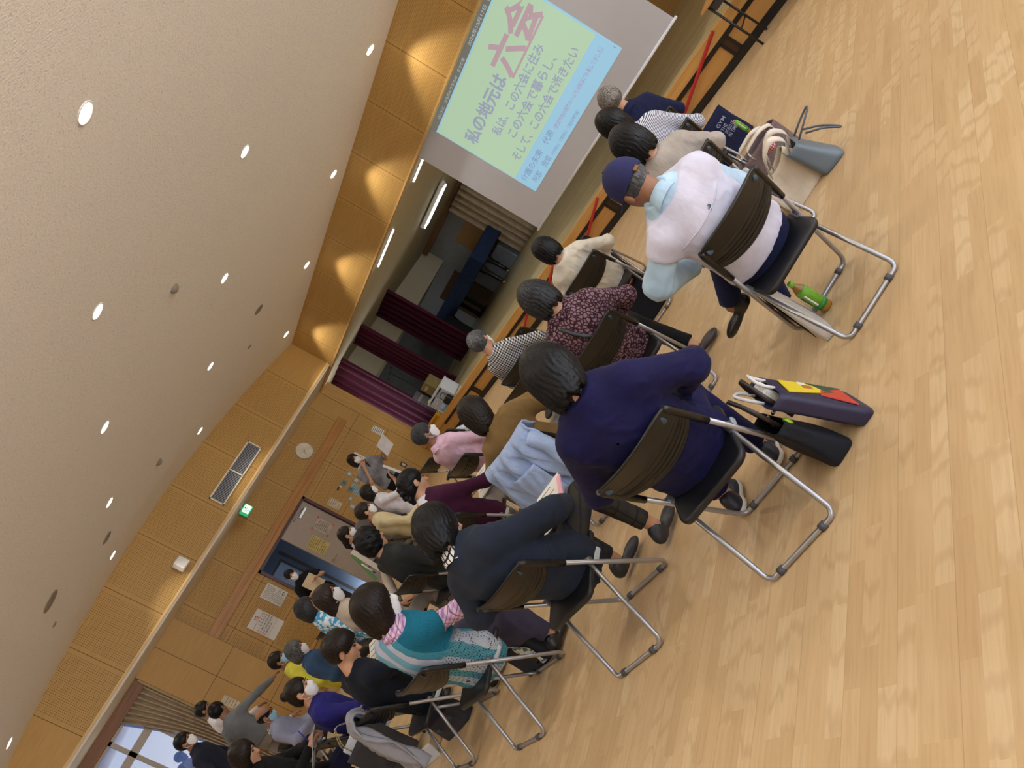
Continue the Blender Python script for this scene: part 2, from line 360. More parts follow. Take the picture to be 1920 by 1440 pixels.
# ------------------------------------------------------------------ stage
ws = wood_wall('veneer_stage_header', 0, -6.192, .985, VENEER, .021, lo=-13.09)
g = G(); xs = [-14.86, 4.5]; g.box((-14.86, YS, 2.985), (4.5, YS + .12, zc(YS) + .02)); structure(g.build('wall_stage_header', ws))
g = G(); g.box((-14.86, YS - .02, 2.955), (4.5, YS + .13, 2.985)); structure(g.build('trim_5', solid_wood('beech_trim_x', srgb(206, 168, 108), .4, 0)))
g = G(); g.box((-14.86, YS - .03, .47), (-14.78, YS + .3, 2.96)); structure(g.build('trim_6', solid_wood('beech_jamb', srgb(190, 148, 84), .45, 2)))
def stagefloor():
    m, n, b = base('stage_boards', srgb(196, 178, 128), .22, 0, .6); co = obc(n); x = n.xyz(co)
    f = n.noise(n.scale(co, (.6, 40, 1)), 1, 3, .6); k = n.noise(n.scale(co, (1.6, 14, 1)), 1, 2)
    c = n.mix(n.ramp(f, .3, .7), srgb(196, 178, 128), srgb(234, 220, 178)); c = n.mix(n.m('MULTIPLY', n.ramp(k, .4, .7), .4), c, srgb(178, 156, 108)); n.inp(b, 'Base Color', c); return m
g = G(); g.box((-18.5, YS + .01, .44), (4.5, 15.25, .47)); structure(g.build('floor_stage', stagefloor()))
FASC = solid_wood('stage_fascia_wood', srgb(208, 160, 92), .45, 0, .14)
g = G(); g.box((-14.86, YS - .03, .345), (4.5, YS + .03, .475), bev=.006); structure(g.build('trim_7', FASC))
g = G(); g.box((-14.86, YS, .0), (4.5, YS + .04, .345)); structure(g.build('wall_stage_front', solid_wood('stage_panel_wood', srgb(204, 154, 88), .5, 0, .07)))
g = G(); g.box((-13.5, YS - .02, .29), (4.5, YS, .345)); g.box((-14.8, YS - .02, 0), (4.5, YS, .095))
for k in range(-3, 4):
    xx = -3.86 - 2.69 * k
    if xx > -14.7: g.box((xx - .07, YS - .02, .09), (xx - .035, YS, .3)); g.box((xx + .035, YS - .02, .09), (xx + .07, YS, .3)); g.box((xx - .035, YS - .012, .09), (xx + .035, YS, .3), 1)
structure(g.build('trim_8', [plain('black_channel', (.012, .011, .01), .5, var=.2), solid_wood('dark_brown_strip', srgb(70, 48, 30), .5, 2)]))
SW_ = plain('stage_grey_wall', srgb(150, 150, 148), .8, var=.05); SC_ = plain('stage_cream_ceiling', srgb(186, 176, 150), .85, var=.04)
g = G(); g.quad((-18.5, YS + .12, 3.02), (4.5, YS + .12, 3.02), (4.5, 15.25, 2.76), (-18.5, 15.25, 2.76)); structure(g.build('ceiling_stage', SC_))
g = G(); g.box((-18.5, 15.2, 2.13), (4.5, 15.3, 2.8)); g.box((-18.5, 15.2, .47), (-15.05, 15.3, 2.13)); structure(g.build('wall_stage_back_upper', SW_))
g = G(); g.box((-15.05, 15.17, .47), (4.5, 15.3, 2.13)); structure(g.build('wall_stage_back', wood_wall('veneer_stage_back', 0, -15.05, .95, srgb(170, 128, 70), 0, vs=(1.3,))))
g = G(); g.box((-15.85, 14.95, 2.62), (4.5, 15.2, 2.78)); structure(g.build('trim_9', solid_wood('brown_beam', srgb(134, 94, 56), .5, 0)))
g = G(); g.box((-18.5, YS + .3, 2.15), (-16.0, 15.2, 3.05)); structure(g.build('trim_10', SC_))
g = G(); g.box((-18.6, YS + .3, .47), (-18.4, 15.2, 2.2)); structure(g.build('wall_stage_left', plain('stage_dark_wall', srgb(96, 98, 96), .8)))
g = G(); g.box((-17.4, 15.12, .47), (-16.1, 15.2, 1.75)); structure(g.build('wall_stage_dado', solid_wood('dim_brown_dado', srgb(94, 68, 40), .6, 2)))

# ------------------------------------------------------------------ ceiling lights
LAMP_COL = (1.0, .935, .83)
GLOW = emit('lamp_glow', (1.0, .95, .86), 14.0)
RIMW = plain('white_enamel', (.8, .8, .78), .35, var=.03)
rows = [(8.40, 'the row nearest the stage'), (5.79, 'the second row from the stage'), (3.31, 'the third row from the stage'), (.60, 'the fourth row from the stage'), (-1.9, 'the row behind the audience')]
cols = [-12.87, -10.65, -8.41, -6.17, -3.95, -1.72, .51, 2.74]
nth = ['first', 'second', 'third', 'fourth', 'fifth', 'sixth', 'seventh', 'eighth']
rim0 = glow0 = None
for yy, rn in rows:
    for ix, xx in enumerate(cols):
        zz = zc(yy); slope = math.atan(-2 * .02166331 * yy + .2197433)
        d = thing('ceiling_downlight', 'round white recessed downlight, %s from the left wall in %s' % (nth[ix], rn), 'ceiling light', (xx, yy, zz), 0, 'ceiling downlights')
        if rim0 is None:
            g = G(); a = np.linspace(0, 2 * np.pi, 33)[:-1]; pr = [(.088, .004), (.086, -.006), (.076, -.008), (.070, .0), (.068, .012)]
            Pg = np.array([[(r * math.cos(t), r * math.sin(t), z) for (r, z) in pr] for t in a]); g.grid(Pg, closed_u=True); rim0 = g.mesh('rim', RIMW)
            g = G(); g.lathe([(.069, -.003), (.069, -.001)], 32); glow0 = g.mesh('lamp', GLOW)
        for nm, me in (('rim', rim0), ('lamp', glow0)):
            o = bpy.data.objects.new(nm, me); COL.objects.link(o); o.parent = d; o.rotation_euler = (slope, 0, 0)
        ld = bpy.data.lights.new('lamp_light', 'SPOT'); ld.energy = DOWN_W; ld.color = LAMP_COL; ld.spot_size = math.radians(98); ld.spot_blend = .4; ld.shadow_soft_size = .06
        lo = bpy.data.objects.new('lamp_light', ld); COL.objects.link(lo); lo.parent = d; lo.location = (0, 0, -.03)
# ================================================================== FOLDING CHAIRS
TUBE = plain('painted_silver_tube', srgb(172, 172, 176), .28, .75, .04)
BACKM = plain('black_olive_plastic', (.005, .005, .0048), .36, var=.15, bumps=(900, .05))
SEATM = plain('black_seat_plastic', (.008, .009, .012), .42, var=.2, bumps=(700, .08))
CAPM = plain('grey_rubber_cap', (.07, .07, .078), .6)
KNOBM = plain('grey_hinge', srgb(120, 122, 124), .35, .3)
BLUEC = plain('blue_grey_plug', srgb(52, 74, 92), .5)
HINGE = plain('white_hinge_plastic', srgb(190, 200, 210), .4)
def chair_meshes():
    out = []
    ty = lambda z: .462 * (1 - (z - .02) / .755)                     # front tube: straight from back top to front foot
    g = G(); w = .203
    g.tube(bend([(-w, ty(.70), .70), (-w, .455, .05), (-w + .02, .468, .0125), (w - .02, .468, .0125), (w, .455, .05), (w, ty(.70), .70)], .055, 7), .0115, 12)
    out.append(('front_frame', g.mesh('front_frame', TUBE), None))
    g = G(); w2 = .187
    g.tube(bend([(-w2, .232, .452), (-w2, .02, .03), (-w2 + .02, .0, .0125), (w2 - .02, .0, .0125), (w2, .02, .03), (w2, .232, .452)], .06, 8), .0112, 12)
    out.append(('rear_leg', g.mesh('rear_leg', TUBE), None))
    for sx in (-1, 1):
        for yy in (0, .468):
            g = G(); x0 = sx * (.118 if yy == 0 else .135)
            g.tube([(x0 - .013, yy, .0125), (x0 + .013, yy, .0125)], .0165, 12); out.append(('foot_cap', g.mesh('foot_cap', CAPM), 'rear_leg' if yy == 0 else 'front_frame'))
    # seat pan
    def rr(x0, x1, y0, y1, r, n=6):
        o = []
        for (cx, cy, a0) in ((x1 - r, y1 - r, 0), (x0 + r, y1 - r, 90), (x0 + r, y0 + r, 180), (x1 - r, y0 + r, 270)):
            for t in np.linspace(a0, a0 + 90, n): o.append((cx + r * math.cos(math.radians(t)), cy + r * math.sin(math.radians(t))))
        return np.array(o)
    def zs(x, y): return .405 + .05 * (y - .07) / .36 - .012 * np.cos(x / .19 * 1.5) * np.exp(-((y - .22) / .16) ** 2)
    g = G(); rings = []
    for sc, dz in ((.02, 0), (.35, 0), (.7, 0), (.93, 0), (1.0, -.002), (1.012, -.01), (1.0, -.026), (.6, -.03), (.02, -.03)):
        o = rr(-.188, .188, .06, .44, .045); c = np.array([0, .25]); q = c + (o - c) * sc
        rings.append(np.stack([q[:, 0], q[:, 1], zs(q[:, 0], q[:, 1]) + dz], 1))
    R_ = np.array(rings).transpose(1, 0, 2); g.grid(R_[::-1], closed_u=True); out.append(('seat', g.mesh('seat', SEATM), None))
    for sx in (-1, 1):
        g = G(); g.box((sx * .195 - .007, .235, .385), (sx * .195 + .007, .33, .412), bev=.005); out.append(('hinge_bracket', g.mesh('hinge_bracket', HINGE), None))
        g = G(); g.lathe([(.017, -.012), (.019, .0), (.015, .012)], 12, M=Matrix.Translation((sx * .200, .222, .437)) @ Matrix.Rotation(math.pi / 2, 4, 'Y')); out.append(('pivot_knob', g.mesh('pivot_knob', KNOBM), None))
    # backrest: curved shell with ribs, sleeves run down the tubes
    nu, nv = 41, 40; U = np.linspace(-1, 1, nu); Vv = np.linspace(0, 1, nv)
    P = np.zeros((nu, nv, 3)); 
    for i, u in enumerate(U):
        hb = .188 - .055 * u * u - .03 * abs(u) ** 8                  # height of the panel
        for j, v in enumerate(Vv):
            z = .772 - .012 * abs(u) ** 10 - hb * v
            rib = .006 * max(0, math.cos((v - .5) / .11 * 2 * math.pi)) if .48 < v < .97 and abs(u) < .93 else 0
            P[i, j] = (.205 * u, ty(z) - .058 * (1 - u * u) * (1 - .15 * v) - rib * min(1, (1 - abs(u)) * 6), z)
    g = G(); g.sheet(P[:, ::-1], .012)
    for e in ([P[i, 0] for i in range(nu)], [P[i, -1] for i in range(nu)]): g.tube(e, .0085, 8)
    for sx in (-1, 1): g.tube([(sx * .203, ty(.772), .768), (sx * .203, ty(.74), .74), (sx * .203, ty(.6), .60), (sx * .203, ty(.555), .555)], [.012, .0165, .0155, .0145], 12)
    bk = g.mesh('backrest', BACKM); out.append(('backrest', bk, None))
    for sx in (-1, 1):
        i = int((nu - 1) / 2 * (1 + sx * .80)); q = P[i, 8]
        g = G(); g.lathe([(.017, -.002), (.015, .002)], 14, M=Matrix.Translation((q[0], q[1] - .008, q[2])) @ Matrix.Rotation(sx * -.35, 4, 'Z') @ Matrix.Rotation(math.pi / 2, 4, 'X')); out.append(('screw_plug', g.mesh('screw_plug', BLUEC), 'backrest'))
    return out
CHAIR = chair_meshes()
def add_chair(label, x, y, yaw):
    t = thing('folding_chair', label, 'chair', (x, y, 0), math.radians(yaw), 'folding chairs set out in the hall'); kids = {}
    for nm, me, par in CHAIR:
        o = bpy.data.objects.new(nm, me); COL.objects.link(o); o.parent = kids.get(par, t); kids.setdefault(nm, o)
    return t

# ================================================================== ORGANIC SURFACES: distance fields meshed by surface nets
def cone(P, a, b, ra, rb):
    a = np.array(a, np.float32); b = np.array(b, np.float32); ba = b - a; pa = P - a
    h = np.clip((pa @ ba) / max(float(ba @ ba), 1e-9), 0, 1)
    return np.linalg.norm(pa - h[:, None] * ba, axis=1) - (ra + (rb - ra) * h)
def chain(P, pts, rs, k=.02):
    d = None
    for a, b, ra, rb in zip(pts, pts[1:], rs, rs[1:]):
        e = cone(P, a, b, ra, rb); d = e if d is None else smin(d, e, k)
    return d
def ell(P, c, r, R=None):
    q = P - np.array(c, np.float32)
    if R is not None: q = q @ np.array(R, np.float32)
    r = np.array(r, np.float32); k0 = np.linalg.norm(q / r, axis=1); k1 = np.linalg.norm(q / (r * r), axis=1)
    return k0 * (k0 - 1) / (k1 + 1e-9)
def smin(a, b, k):
    h = np.clip(.5 + .5 * (b - a) / k, 0, 1); return b + (a - b) * h - k * h * (1 - h)
def smax(a, b, k): return -smin(-a, -b, k)
def wob(P, seed, f, n=5):
    r = np.random.RandomState(seed); o = 0
    for i in range(n):
        k = r.normal(size=3); k = k / np.linalg.norm(k) * f * (1 + .7 * i / n)
        o = o + np.sin(P @ k.astype(np.float32) + r.rand() * 6.28)
    return o / n
def snet(fn, lo, hi, h):
    lo = np.array(lo, np.float32) - 2 * h; n = np.ceil((np.array(hi) + 2 * h - lo) / h).astype(int) + 1
    ax = [lo[i] + h * np.arange(n[i], dtype=np.float32) for i in range(3)]
    X = np.stack(np.meshgrid(*ax, indexing='ij'), -1).reshape(-1, 3)
    V = np.empty(len(X), np.float32)
    for s in range(0, len(X), 200000): V[s:s + 200000] = fn(X[s:s + 200000])
    V = V.reshape(n); ins = V < 0
    c = np.zeros(n - 1, np.int8)
    for i in (0, 1):
        for j in (0, 1):
            for k in (0, 1): c += ins[i:n[0] - 1 + i, j:n[1] - 1 + j, k:n[2] - 1 + k]
    act = (c > 0) & (c < 8); I = np.argwhere(act); idx = -np.ones(n - 1, np.int64); idx[act] = np.arange(len(I))
    acc = np.zeros((len(I), 3), np.float32); cnt = np.zeros(len(I), np.float32)
    cor = [(i, j, k) for i in (0, 1) for j in (0, 1) for k in (0, 1)]
    for a in cor:
        for d in range(3):
            if a[d] == 0:
                b = list(a); b[d] = 1
                va = V[I[:, 0] + a[0], I[:, 1] + a[1], I[:, 2] + a[2]]; vb = V[I[:, 0] + b[0], I[:, 1] + b[1], I[:, 2] + b[2]]
                m = (va < 0) != (vb < 0); t = np.where(m, va / np.where(m, va - vb, 1), 0)
                p = np.array(a, np.float32)[None] + t[:, None] * np.eye(3, dtype=np.float32)[d]
                acc[m] += p[m]; cnt[m] += 1
    Vt = lo + h * (I + acc / cnt[:, None]); F = []
    for d in range(3):
        sl = [slice(None)] * 3; sl[d] = slice(0, -1); s2 = [slice(None)] * 3; s2[d] = slice(1, None)
        e = ins[tuple(sl)] != ins[tuple(s2)]; u, v = (d + 1) % 3, (d + 2) % 3
        E = np.argwhere(e); ok = (E[:, u] > 0) & (E[:, v] > 0) & (E[:, u] < n[u] - 1) & (E[:, v] < n[v] - 1); E = E[ok]
        q = []
        for du, dv in ((1, 1), (0, 1), (0, 0), (1, 0)):
            C = E.copy(); C[:, u] -= du; C[:, v] -= dv; q.append(idx[C[:, 0], C[:, 1], C[:, 2]])
        q = np.stack(q, 1); fl = ins[E[:, 0], E[:, 1], E[:, 2]]; q[~fl] = q[~fl][:, ::-1]; F.append(q)
    return Vt, np.concatenate(F)
def add_sdf(g, fn, lo, hi, h, mi=0):
    V, F = snet(fn, lo, hi, h); g.add(V, F.tolist(), True, mi); return g
def bounds(pts, m): 
    p = np.array(pts); return p.min(0) - m, p.max(0) + m
def rotm(yaw, pitch, roll):
    """head frame: columns right, forward, up; yaw + turns left, pitch + looks down, roll + tilts to own right"""
    return np.array(Matrix.Rotation(math.radians(yaw), 3, 'Z') @ Matrix.Rotation(math.radians(-pitch), 3, 'X') @ Matrix.Rotation(math.radians(roll), 3, 'Y'))

# ------------------------------------------------------------------ people
def skin_mat(name, c):
    if name in MATS: return MATS[name]
    m, n, b = base(name, c, .5, 0, .35); co = obc(n); f = n.noise(co, 25, 3)
    n.inp(b, 'Base Color', n.mix(n.ramp(f, .3, .7), tuple(k * .92 for k in c), tuple(min(1, k * 1.06) for k in c)))
    b.inputs['Subsurface Weight'].default_value = .08; b.inputs['Subsurface Radius'].default_value = (.02, .008, .004); return m
def hair_mat(name, c, c2, rough=.38):
    if name in MATS: return MATS[name]
    m, n, b = base(name, c, rough, 0, .22); co = obc(n)
    f = n.noise(n.scale(co, (150, 150, 14)), 1, 3, .6); k = n.noise(co, 7, 2)
    n.inp(b, 'Base Color', n.mix(n.m('MULTIPLY', n.ramp(f, .35, .75), n.ramp(k, .2, .75)), c, c2))
    n.inp(b, 'Normal', n.bump(f, .35, .006)); return m
SK = skin_mat('skin_light', srgb(196, 150, 122)); SK2 = skin_mat('skin_tan', srgb(152, 110, 88))
BLACKH = hair_mat('black_hair', (.0025, .0025, .0032), (.012, .0125, .016)); BROWNH = hair_mat('dark_brown_hair', (.008, .005, .0038), (.034, .021, .015))
GREYH = hair_mat('grey_hair', srgb(44, 46, 50), srgb(150, 150, 152), .55); SALTH = hair_mat('salt_and_pepper_hair', srgb(58, 54, 54), srgb(196, 190, 184), .55)
SOFTB = hair_mat('soft_brown_hair', (.016, .010, .008), (.06, .04, .03)); INKH = hair_mat('greying_black_hair', (.006, .0065, .008), (.075, .08, .09), .40)
EYEB = plain('eye_dark', (.01, .008, .006), .15); MASKW = plain('white_mask_fabric', srgb(232, 232, 236), .85, var=.03, bumps=(60, .2)); MASKB = plain('blue_mask_fabric', srgb(150, 196, 226), .85, var=.04, bumps=(60, .2))
LEATHER = plain('black_leather', (.010, .010, .011), .28, var=.3, bumps=(120, .15)); SOLE = plain('white_sole', srgb(214, 210, 200), .6)
def head_sdf(Q, w=1.0, ears=True):
    d = ell(Q, (0, -.012, .032), (.074 * w, .094, .088)); d = smin(d, ell(Q, (0, .022, -.045), (.058 * w, .066, .072)), .03)
    d = smin(d, ell(Q, (0, .066, -.092), (.026, .022, .02)), .03); d = smin(d, ell(Q, (0, .05, -.02), (.058 * w, .036, .05)), .025)
    d = smin(d, cone(Q, (0, .084, .016), (0, .105, -.024), .008, .0135), .012)
    d = smin(d, ell(Q, (0, .088, -.058), (.024, .011, .007)), .008)
    for s in (-1, 1): d = smax(d, -ell(Q, (s * .03, .098, .010), (.018, .017, .011)), .012)
    if ears:
        for s in (-1, 1): d = smin(d, ell(Q, (s * .076 * w, -.006, -.008), (.011, .020, .032)), .008)
    return d
def hair_fn(style, seed, t=.014):
    def fn(Q):
        x, y, z = Q[:, 0], Q[:, 1], Q[:, 2]; ph = np.arctan2(x, -y)
        cap = ell(Q, (0, -.014, .034), (.078 + t, .096 + t, .090 + t))
        face = ell(Q, (0, .128, -.055), (.072, .088, .118))
        if style in ('bob', 'bob_long', 'shaggy'):
            L = {'bob': .112, 'bob_long': .145, 'shaggy': .135}[style]
            d = smin(cap, ell(Q, (0, -.030, -.040), (.090 + t * .6, .084 + t * .5, L + .012)), .05)
            d = np.maximum(d, -(z + L + .012 * np.sin(ph * 9 + seed) + .006 * np.sin(ph * 31)))
            d = smax(d, -face, .018)
        elif style in ('short', 'bald', 'crop'):
            d = cap; low = -.052 if style != 'bald' else -.06
            d = smax(d, -(z - (low + np.clip((y + .02) / .10, -.3, 1) * .075)), .02)
            d = smax(d, -ell(Q, (0, .125, -.035), (.085, .075, .095)), .015)
            for s in (-1, 1): d = smax(d, -ell(Q, (s * .09, .004, -.02), (.03, .028, .042)), .012)
            if style == 'bald': d = np.maximum(d, z - .045 + np.clip(-(y + .04), 0, .1) * .5)
        elif style == 'curly':
            d = smin(cap - .006, ell(Q, (0, -.03, -.035), (.090, .086, .092)), .05); d = smax(d, -face, .018); d = np.maximum(d, -(z + .105))
            d = d - .008 * wob(Q, seed, 95, 6)
        elif style in ('bun', 'braid', 'tail'):
            d = smax(cap + .005, -ell(Q, (0, .132, -.06), (.082, .088, .125)), .018); d = smin(d, ell(Q, (0, -.06, -.03), (.07, .05, .06)), .03)
            for s in (-1, 1): d = smax(d, -ell(Q, (s * .092, .008, -.022), (.03, .03, .045)), .012)
            if style == 'bun': d = smin(d, ell(Q, (0, -.105, .075), (.04, .036, .04)), .015); 
            if style == 'tail': d = smin(d, chain(Q, [(0, -.105, -.02), (0, -.125, -.09), (0, -.105, -.19), (0, -.09, -.24)], [.03, .032, .025, .008]), .02)
            if style == 'braid':
                for i, (yy, zz) in enumerate(((-.108, .055), (-.122, .02), (-.126, -.018), (-.118, -.055), (-.100, -.088), (-.082, -.115))):
                    d = smin(d, ell(Q, ((-1) ** i * .012, yy, zz), (.030, .02, .024)), .01)
        elif style == 'long':
            d = smin(cap, ell(Q, (0, -.035, -.06), (.095, .085, .16)), .05); d = smax(d, -face, .018); d = np.maximum(d, -(z + .19 + .02 * np.sin(ph * 11 + seed)))
        amp = .0030 if style in ('short', 'crop', 'bald') else .0034
        d = d - amp * (np.sin(ph * 33 + 2.5 * np.sin(z * 40 + seed) + seed) * .5 + np.sin(ph * 71 + 3 * np.sin(z * 23)) * .5) * np.clip((.13 - z) / .06, .15, 1) - .003 * wob(Q, seed, 45, 4)
        return d
    return fn
PROF_S = [-.30, -.12, .0, .15, .35, .55, .75, .88, .97, 1.04, 1.12]
PROF_W = [.150, .180, .182, .168, .155, .160, .180, .172, .105, .066, .058]
PROF_D = [.105, .120, .122, .116, .106, .118, .118, .100, .076, .060, .056]
class Fig:
    """one person: builds in the local frame of a seat (x right, y forward) or of the feet when standing"""
    def __init__(s, label, loc, yaw, **p):
        s.p = p; s.t = thing('person', label, 'person', (loc[0], loc[1], loc[2] if len(loc) > 2 else 0), math.radians(yaw), p.get('group'))
        s.head = np.array(p['head'], float); s.H = np.array(p.get('hip', (0, .285, .505)), float); s.h = p.get('vox', .011)
        s.R = rotm(p.get('hy', 0), p.get('hp', 0), p.get('hr', 0)); Rn = rotm(p.get('hy', 0) * .5, p.get('hp', 0) * .6, p.get('hr', 0) * .5)
        s.N = s.head + Rn @ np.array((0, -.030, -p.get('nk', .138))); s.sw = p.get('sw', .15); s.bulk = p.get('bulk', 1.0)
        a = s.N - s.H; s.L = np.linalg.norm(a); s.a = a / s.L
        ry = math.radians(p.get('ty', 0)); l = np.array((math.cos(ry), math.sin(ry), 0)); l = l - s.a * (l @ s.a); s.l = l / np.linalg.norm(l); s.f = np.cross(s.a, s.l)
        s.slouch = p.get('slouch', .035) * .62; S0 = s.H + s.a * s.L * .84
        dz = p.get('shrug', 0)
        bk = -s.f * s.slouch * .9
        s.S = {k: S0 + sg * s.l * s.sw + bk + s.a * dz for k, sg in (('L', -1), ('R', 1))}
        d = dict(elL=(-.27, .20, .66), elR=(.27, .20, .66), wrL=(-.10, .42, .60), wrR=(.10, .42, .60), knL=(-.11, .60, .50), knR=(.11, .60, .50), anL=(-.11, .58, .09), anR=(.11, .58, .09))
        s.j = {k: np.array(p.get(k, v), float) for k, v in d.items()}
    def torso(s, P, grow=0.0, lo=-.30, hi=1.12):
        q = P - s.H.astype(np.float32); z = q @ s.a.astype(np.float32) / s.L; x = q @ s.l.astype(np.float32)
        y = q @ s.f.astype(np.float32) + s.slouch * np.maximum(np.sin(np.pi * np.clip(z, 0, 1.0)), 0) ** 1.2
        b = s.bulk; w = np.interp(z, PROF_S, [k * b * (s.sw / .175 if i in (6, 7) else 1) for i, k in enumerate(PROF_W)]) + grow
        dd = np.interp(z, PROF_S, [k * b for k in PROF_D]) + grow
        belly = s.p.get('belly', 0) * np.exp(-((z - .15) / .25) ** 2)
        dy = np.where(y > 0, dd + belly, dd)
        r = (np.sqrt((x / w) ** 2 + (y / dy) ** 2 + 1e-6) - 1) * np.minimum(w, dy) * .9
        return np.maximum(np.maximum(r, (z - hi) * s.L), (lo - z) * s.L)
    def build(s):
        p = s.p; t = s.t; R = s.R.astype(np.float32); hd = s.head.astype(np.float32)
        far = p.get('far', False); hv = .009 if far else .0065
        # body: head, neck, chest core, limbs, hands - one mesh
        g = G()
        nb = s.N.astype(np.float32)
        def fh(P):
            Q = (P - hd) @ R; d = head_sdf(Q, p.get('hw', 1.0)); nk = cone(P, hd + R @ np.array((0, -.022, -.05), np.float32), nb + np.array((0, -.005, -.02), np.float32), .047, .054)
            return smin(d, nk, .02)
        lo, hi = bounds([s.head + (.13, .14, .15), s.head - (.13, .14, .15), s.N], .06); add_sdf(g, fh, lo, hi, hv)
        j = s.j; ar = p.get('arm_r', .04)
        def fb(P):
            d = s.torso(P, -.034, -.15, .86)
            for k in 'LR':
                d = smin(d, chain(P, [s.S[k], j['el' + k], j['wr' + k]], [.030, .030, .024]), .02)
                d = smin(d, chain(P, [s.H + (1 if k == 'R' else -1) * .09 * s.l, j['kn' + k], j['an' + k]], [.07, .05, .036]), .03)
            return d
        pts = [s.N, s.H] + [j[k] for k in j] + list(s.S.values()); lo, hi = bounds(pts, .1); add_sdf(g, fb, lo, hi, .022 if far else .016)
        for k in 'LR':
            if p.get('hand' + k, 1): s.hand(g, k, far)
        s.body = g.build('body', p.get('skin', SK), t)
        # face
        if p.get('face', True):
            for e in (-1, 1):
                g = G(); c = s.head + s.R @ np.array((e * .030, .083, .010)); M = Matrix.Translation(c) @ Matrix(s.R.tolist()).to_4x4()
                g.lathe([(.0005, -.010), (.007, -.008), (.0115, 0), (.007, .008), (.0005, .010)], 10, M=M @ Matrix.Rotation(math.pi / 2, 4, 'X') @ Matrix.Diagonal((1.25, .55, .9, 1)))
                part(t, 'eye', g, EYEB); g = G()
                g.tube([s.head + s.R @ np.array(q) for q in ((e * .016, .094, .030), (e * .03, .092, .034), (e * .046, .082, .030))], [.003, .004, .002], 6)
                part(t, 'eyebrow', g, p.get('hairm', BLACKH))
        st = p.get('hair', 'bob')
        if st:
            f0 = hair_fn(st, p.get('seed', 3), p.get('ht', .014))
            g = G(); ex = .27 if st in ('long', 'tail') else .16
            lo, hi = bounds([s.head + s.R @ np.array(q) for q in ((.12, .12, .145), (-.12, -.15, .145), (.12, -.15, -ex), (-.12, .12, -ex), (-.12, .12, .145), (.12, -.15, .145), (-.12, -.15, -ex), (.12, .12, -ex))], .005)
            cz = .004 if p.get('cap') else 9.; add_sdf(g, lambda P: np.maximum(f0((P - hd) @ R), ((P - hd) @ R)[:, 2] - cz), lo, hi, hv); s.hairo = part(t, 'hair', g, p.get('hairm', BLACKH))
        if p.get('cap'):
            g = G()
            def fcap(P):
                Q = (P - hd) @ R; d = ell(Q, (0, -.012, .034), (.092, .112, .108)); z = Q[:, 2] - (.012 + .12 * Q[:, 1])
                ph = np.arctan2(Q[:, 0], Q[:, 1]); d = d + .0015 * np.exp(-(np.sin(ph * 3) / .05) ** 2)
                d = np.maximum(d, -z); d = np.maximum(d, -np.maximum(ell(Q, (0, -.012, .034), (.086, .106, .10)), -np.inf) - 0) if False else d
                br = np.maximum(np.abs(Q[:, 2] - .028 - .1 * (Q[:, 1] - .09) + .9 * Q[:, 0] ** 2 * 2) - .003, np.sqrt((Q[:, 0] / .085) ** 2 + ((Q[:, 1] - .08) / .095) ** 2) * .09 - .09); br = np.maximum(br, .06 - Q[:, 1])
                return np.minimum(d, br)
            lo, hi = bounds([s.head + s.R @ np.array(q) for q in ((.11, .19, .16), (-.11, -.14, .16), (.11, -.14, -.03), (-.11, .19, -.03), (-.11, .19, .16), (.11, -.14, .16))], .01)
            add_sdf(g, fcap, lo, hi, .0055); cp = part(t, 'cap', g, p['cap'])
            g = G(); g.lathe([(.0, .0), (.007, .001), (.007, .004), (.0, .006)], 10, M=Matrix.Translation(s.head + s.R @ np.array((0, -.012, .142))) @ Matrix(s.R.tolist()).to_4x4()); part(cp, 'button', g, p['cap'])
            g = G(); g.box((-.016, -.128, -.012), (.016, -.117, .008), M=Matrix.Translation(s.head) @ Matrix(s.R.tolist()).to_4x4(), bev=.003); part(cp, 'strap_buckle', g, plain('brass_buckle', srgb(120, 84, 48), .4, .6))
        if p.get('mask') is not None:
            g = G()
            def fm(P):
                Q = (P - hd) @ R; d = smin(head_sdf(Q, p.get('hw', 1.0), False), ell(Q, (0, .066, -.050), (.044, .040, .048)), .01) - .003
                d = np.maximum(d, -(Q[:, 1] - .028 - .02 * np.abs(Q[:, 2] + .045) / .05)); d = np.maximum(d, Q[:, 2] + .002 - .015 * np.exp(-(Q[:, 0] / .02) ** 2)); return np.maximum(d, -(Q[:, 2] + .105))
            lo, hi = bounds([s.head + s.R @ np.array(q) for q in ((.09, .13, .02), (-.09, .02, -.13), (.09, .02, -.13), (-.09, .13, .02))], .02); add_sdf(g, fm, lo, hi, hv)
            mk = part(t, 'face_mask', g, p['mask']); g = G()
            for e in (-1, 1):
                for z in (-.012, -.085):
                    g.tube([s.head + s.R @ np.array(q) for q in ((e * .056, .048, z), (e * .078, .012, z * .6 - .01), (e * .084, -.018, -.012))], .0022, 6)
            part(mk, 'ear_loop', g, MASKW)
        if p.get('glasses'):
            g = G()
            for e in (-1, 1):
                c = np.array((e * .032, .104, .008)); a = np.linspace(0, 2 * np.pi, 17)[:-1]
                g.tube([s.head + s.R @ (c + np.array((.023 * math.cos(q), -.004 * abs(math.cos(q)), .018 * math.sin(q)))) for q in a], .0018, 5, True)
                g.tube([s.head + s.R @ np.array(q) for q in ((e * .055, .1, .012), (e * .082, .03, .014), (e * .084, -.02, .006))], .0018, 5)
            part(t, 'glasses', g, BLACKP)
        s.clothes(); return t
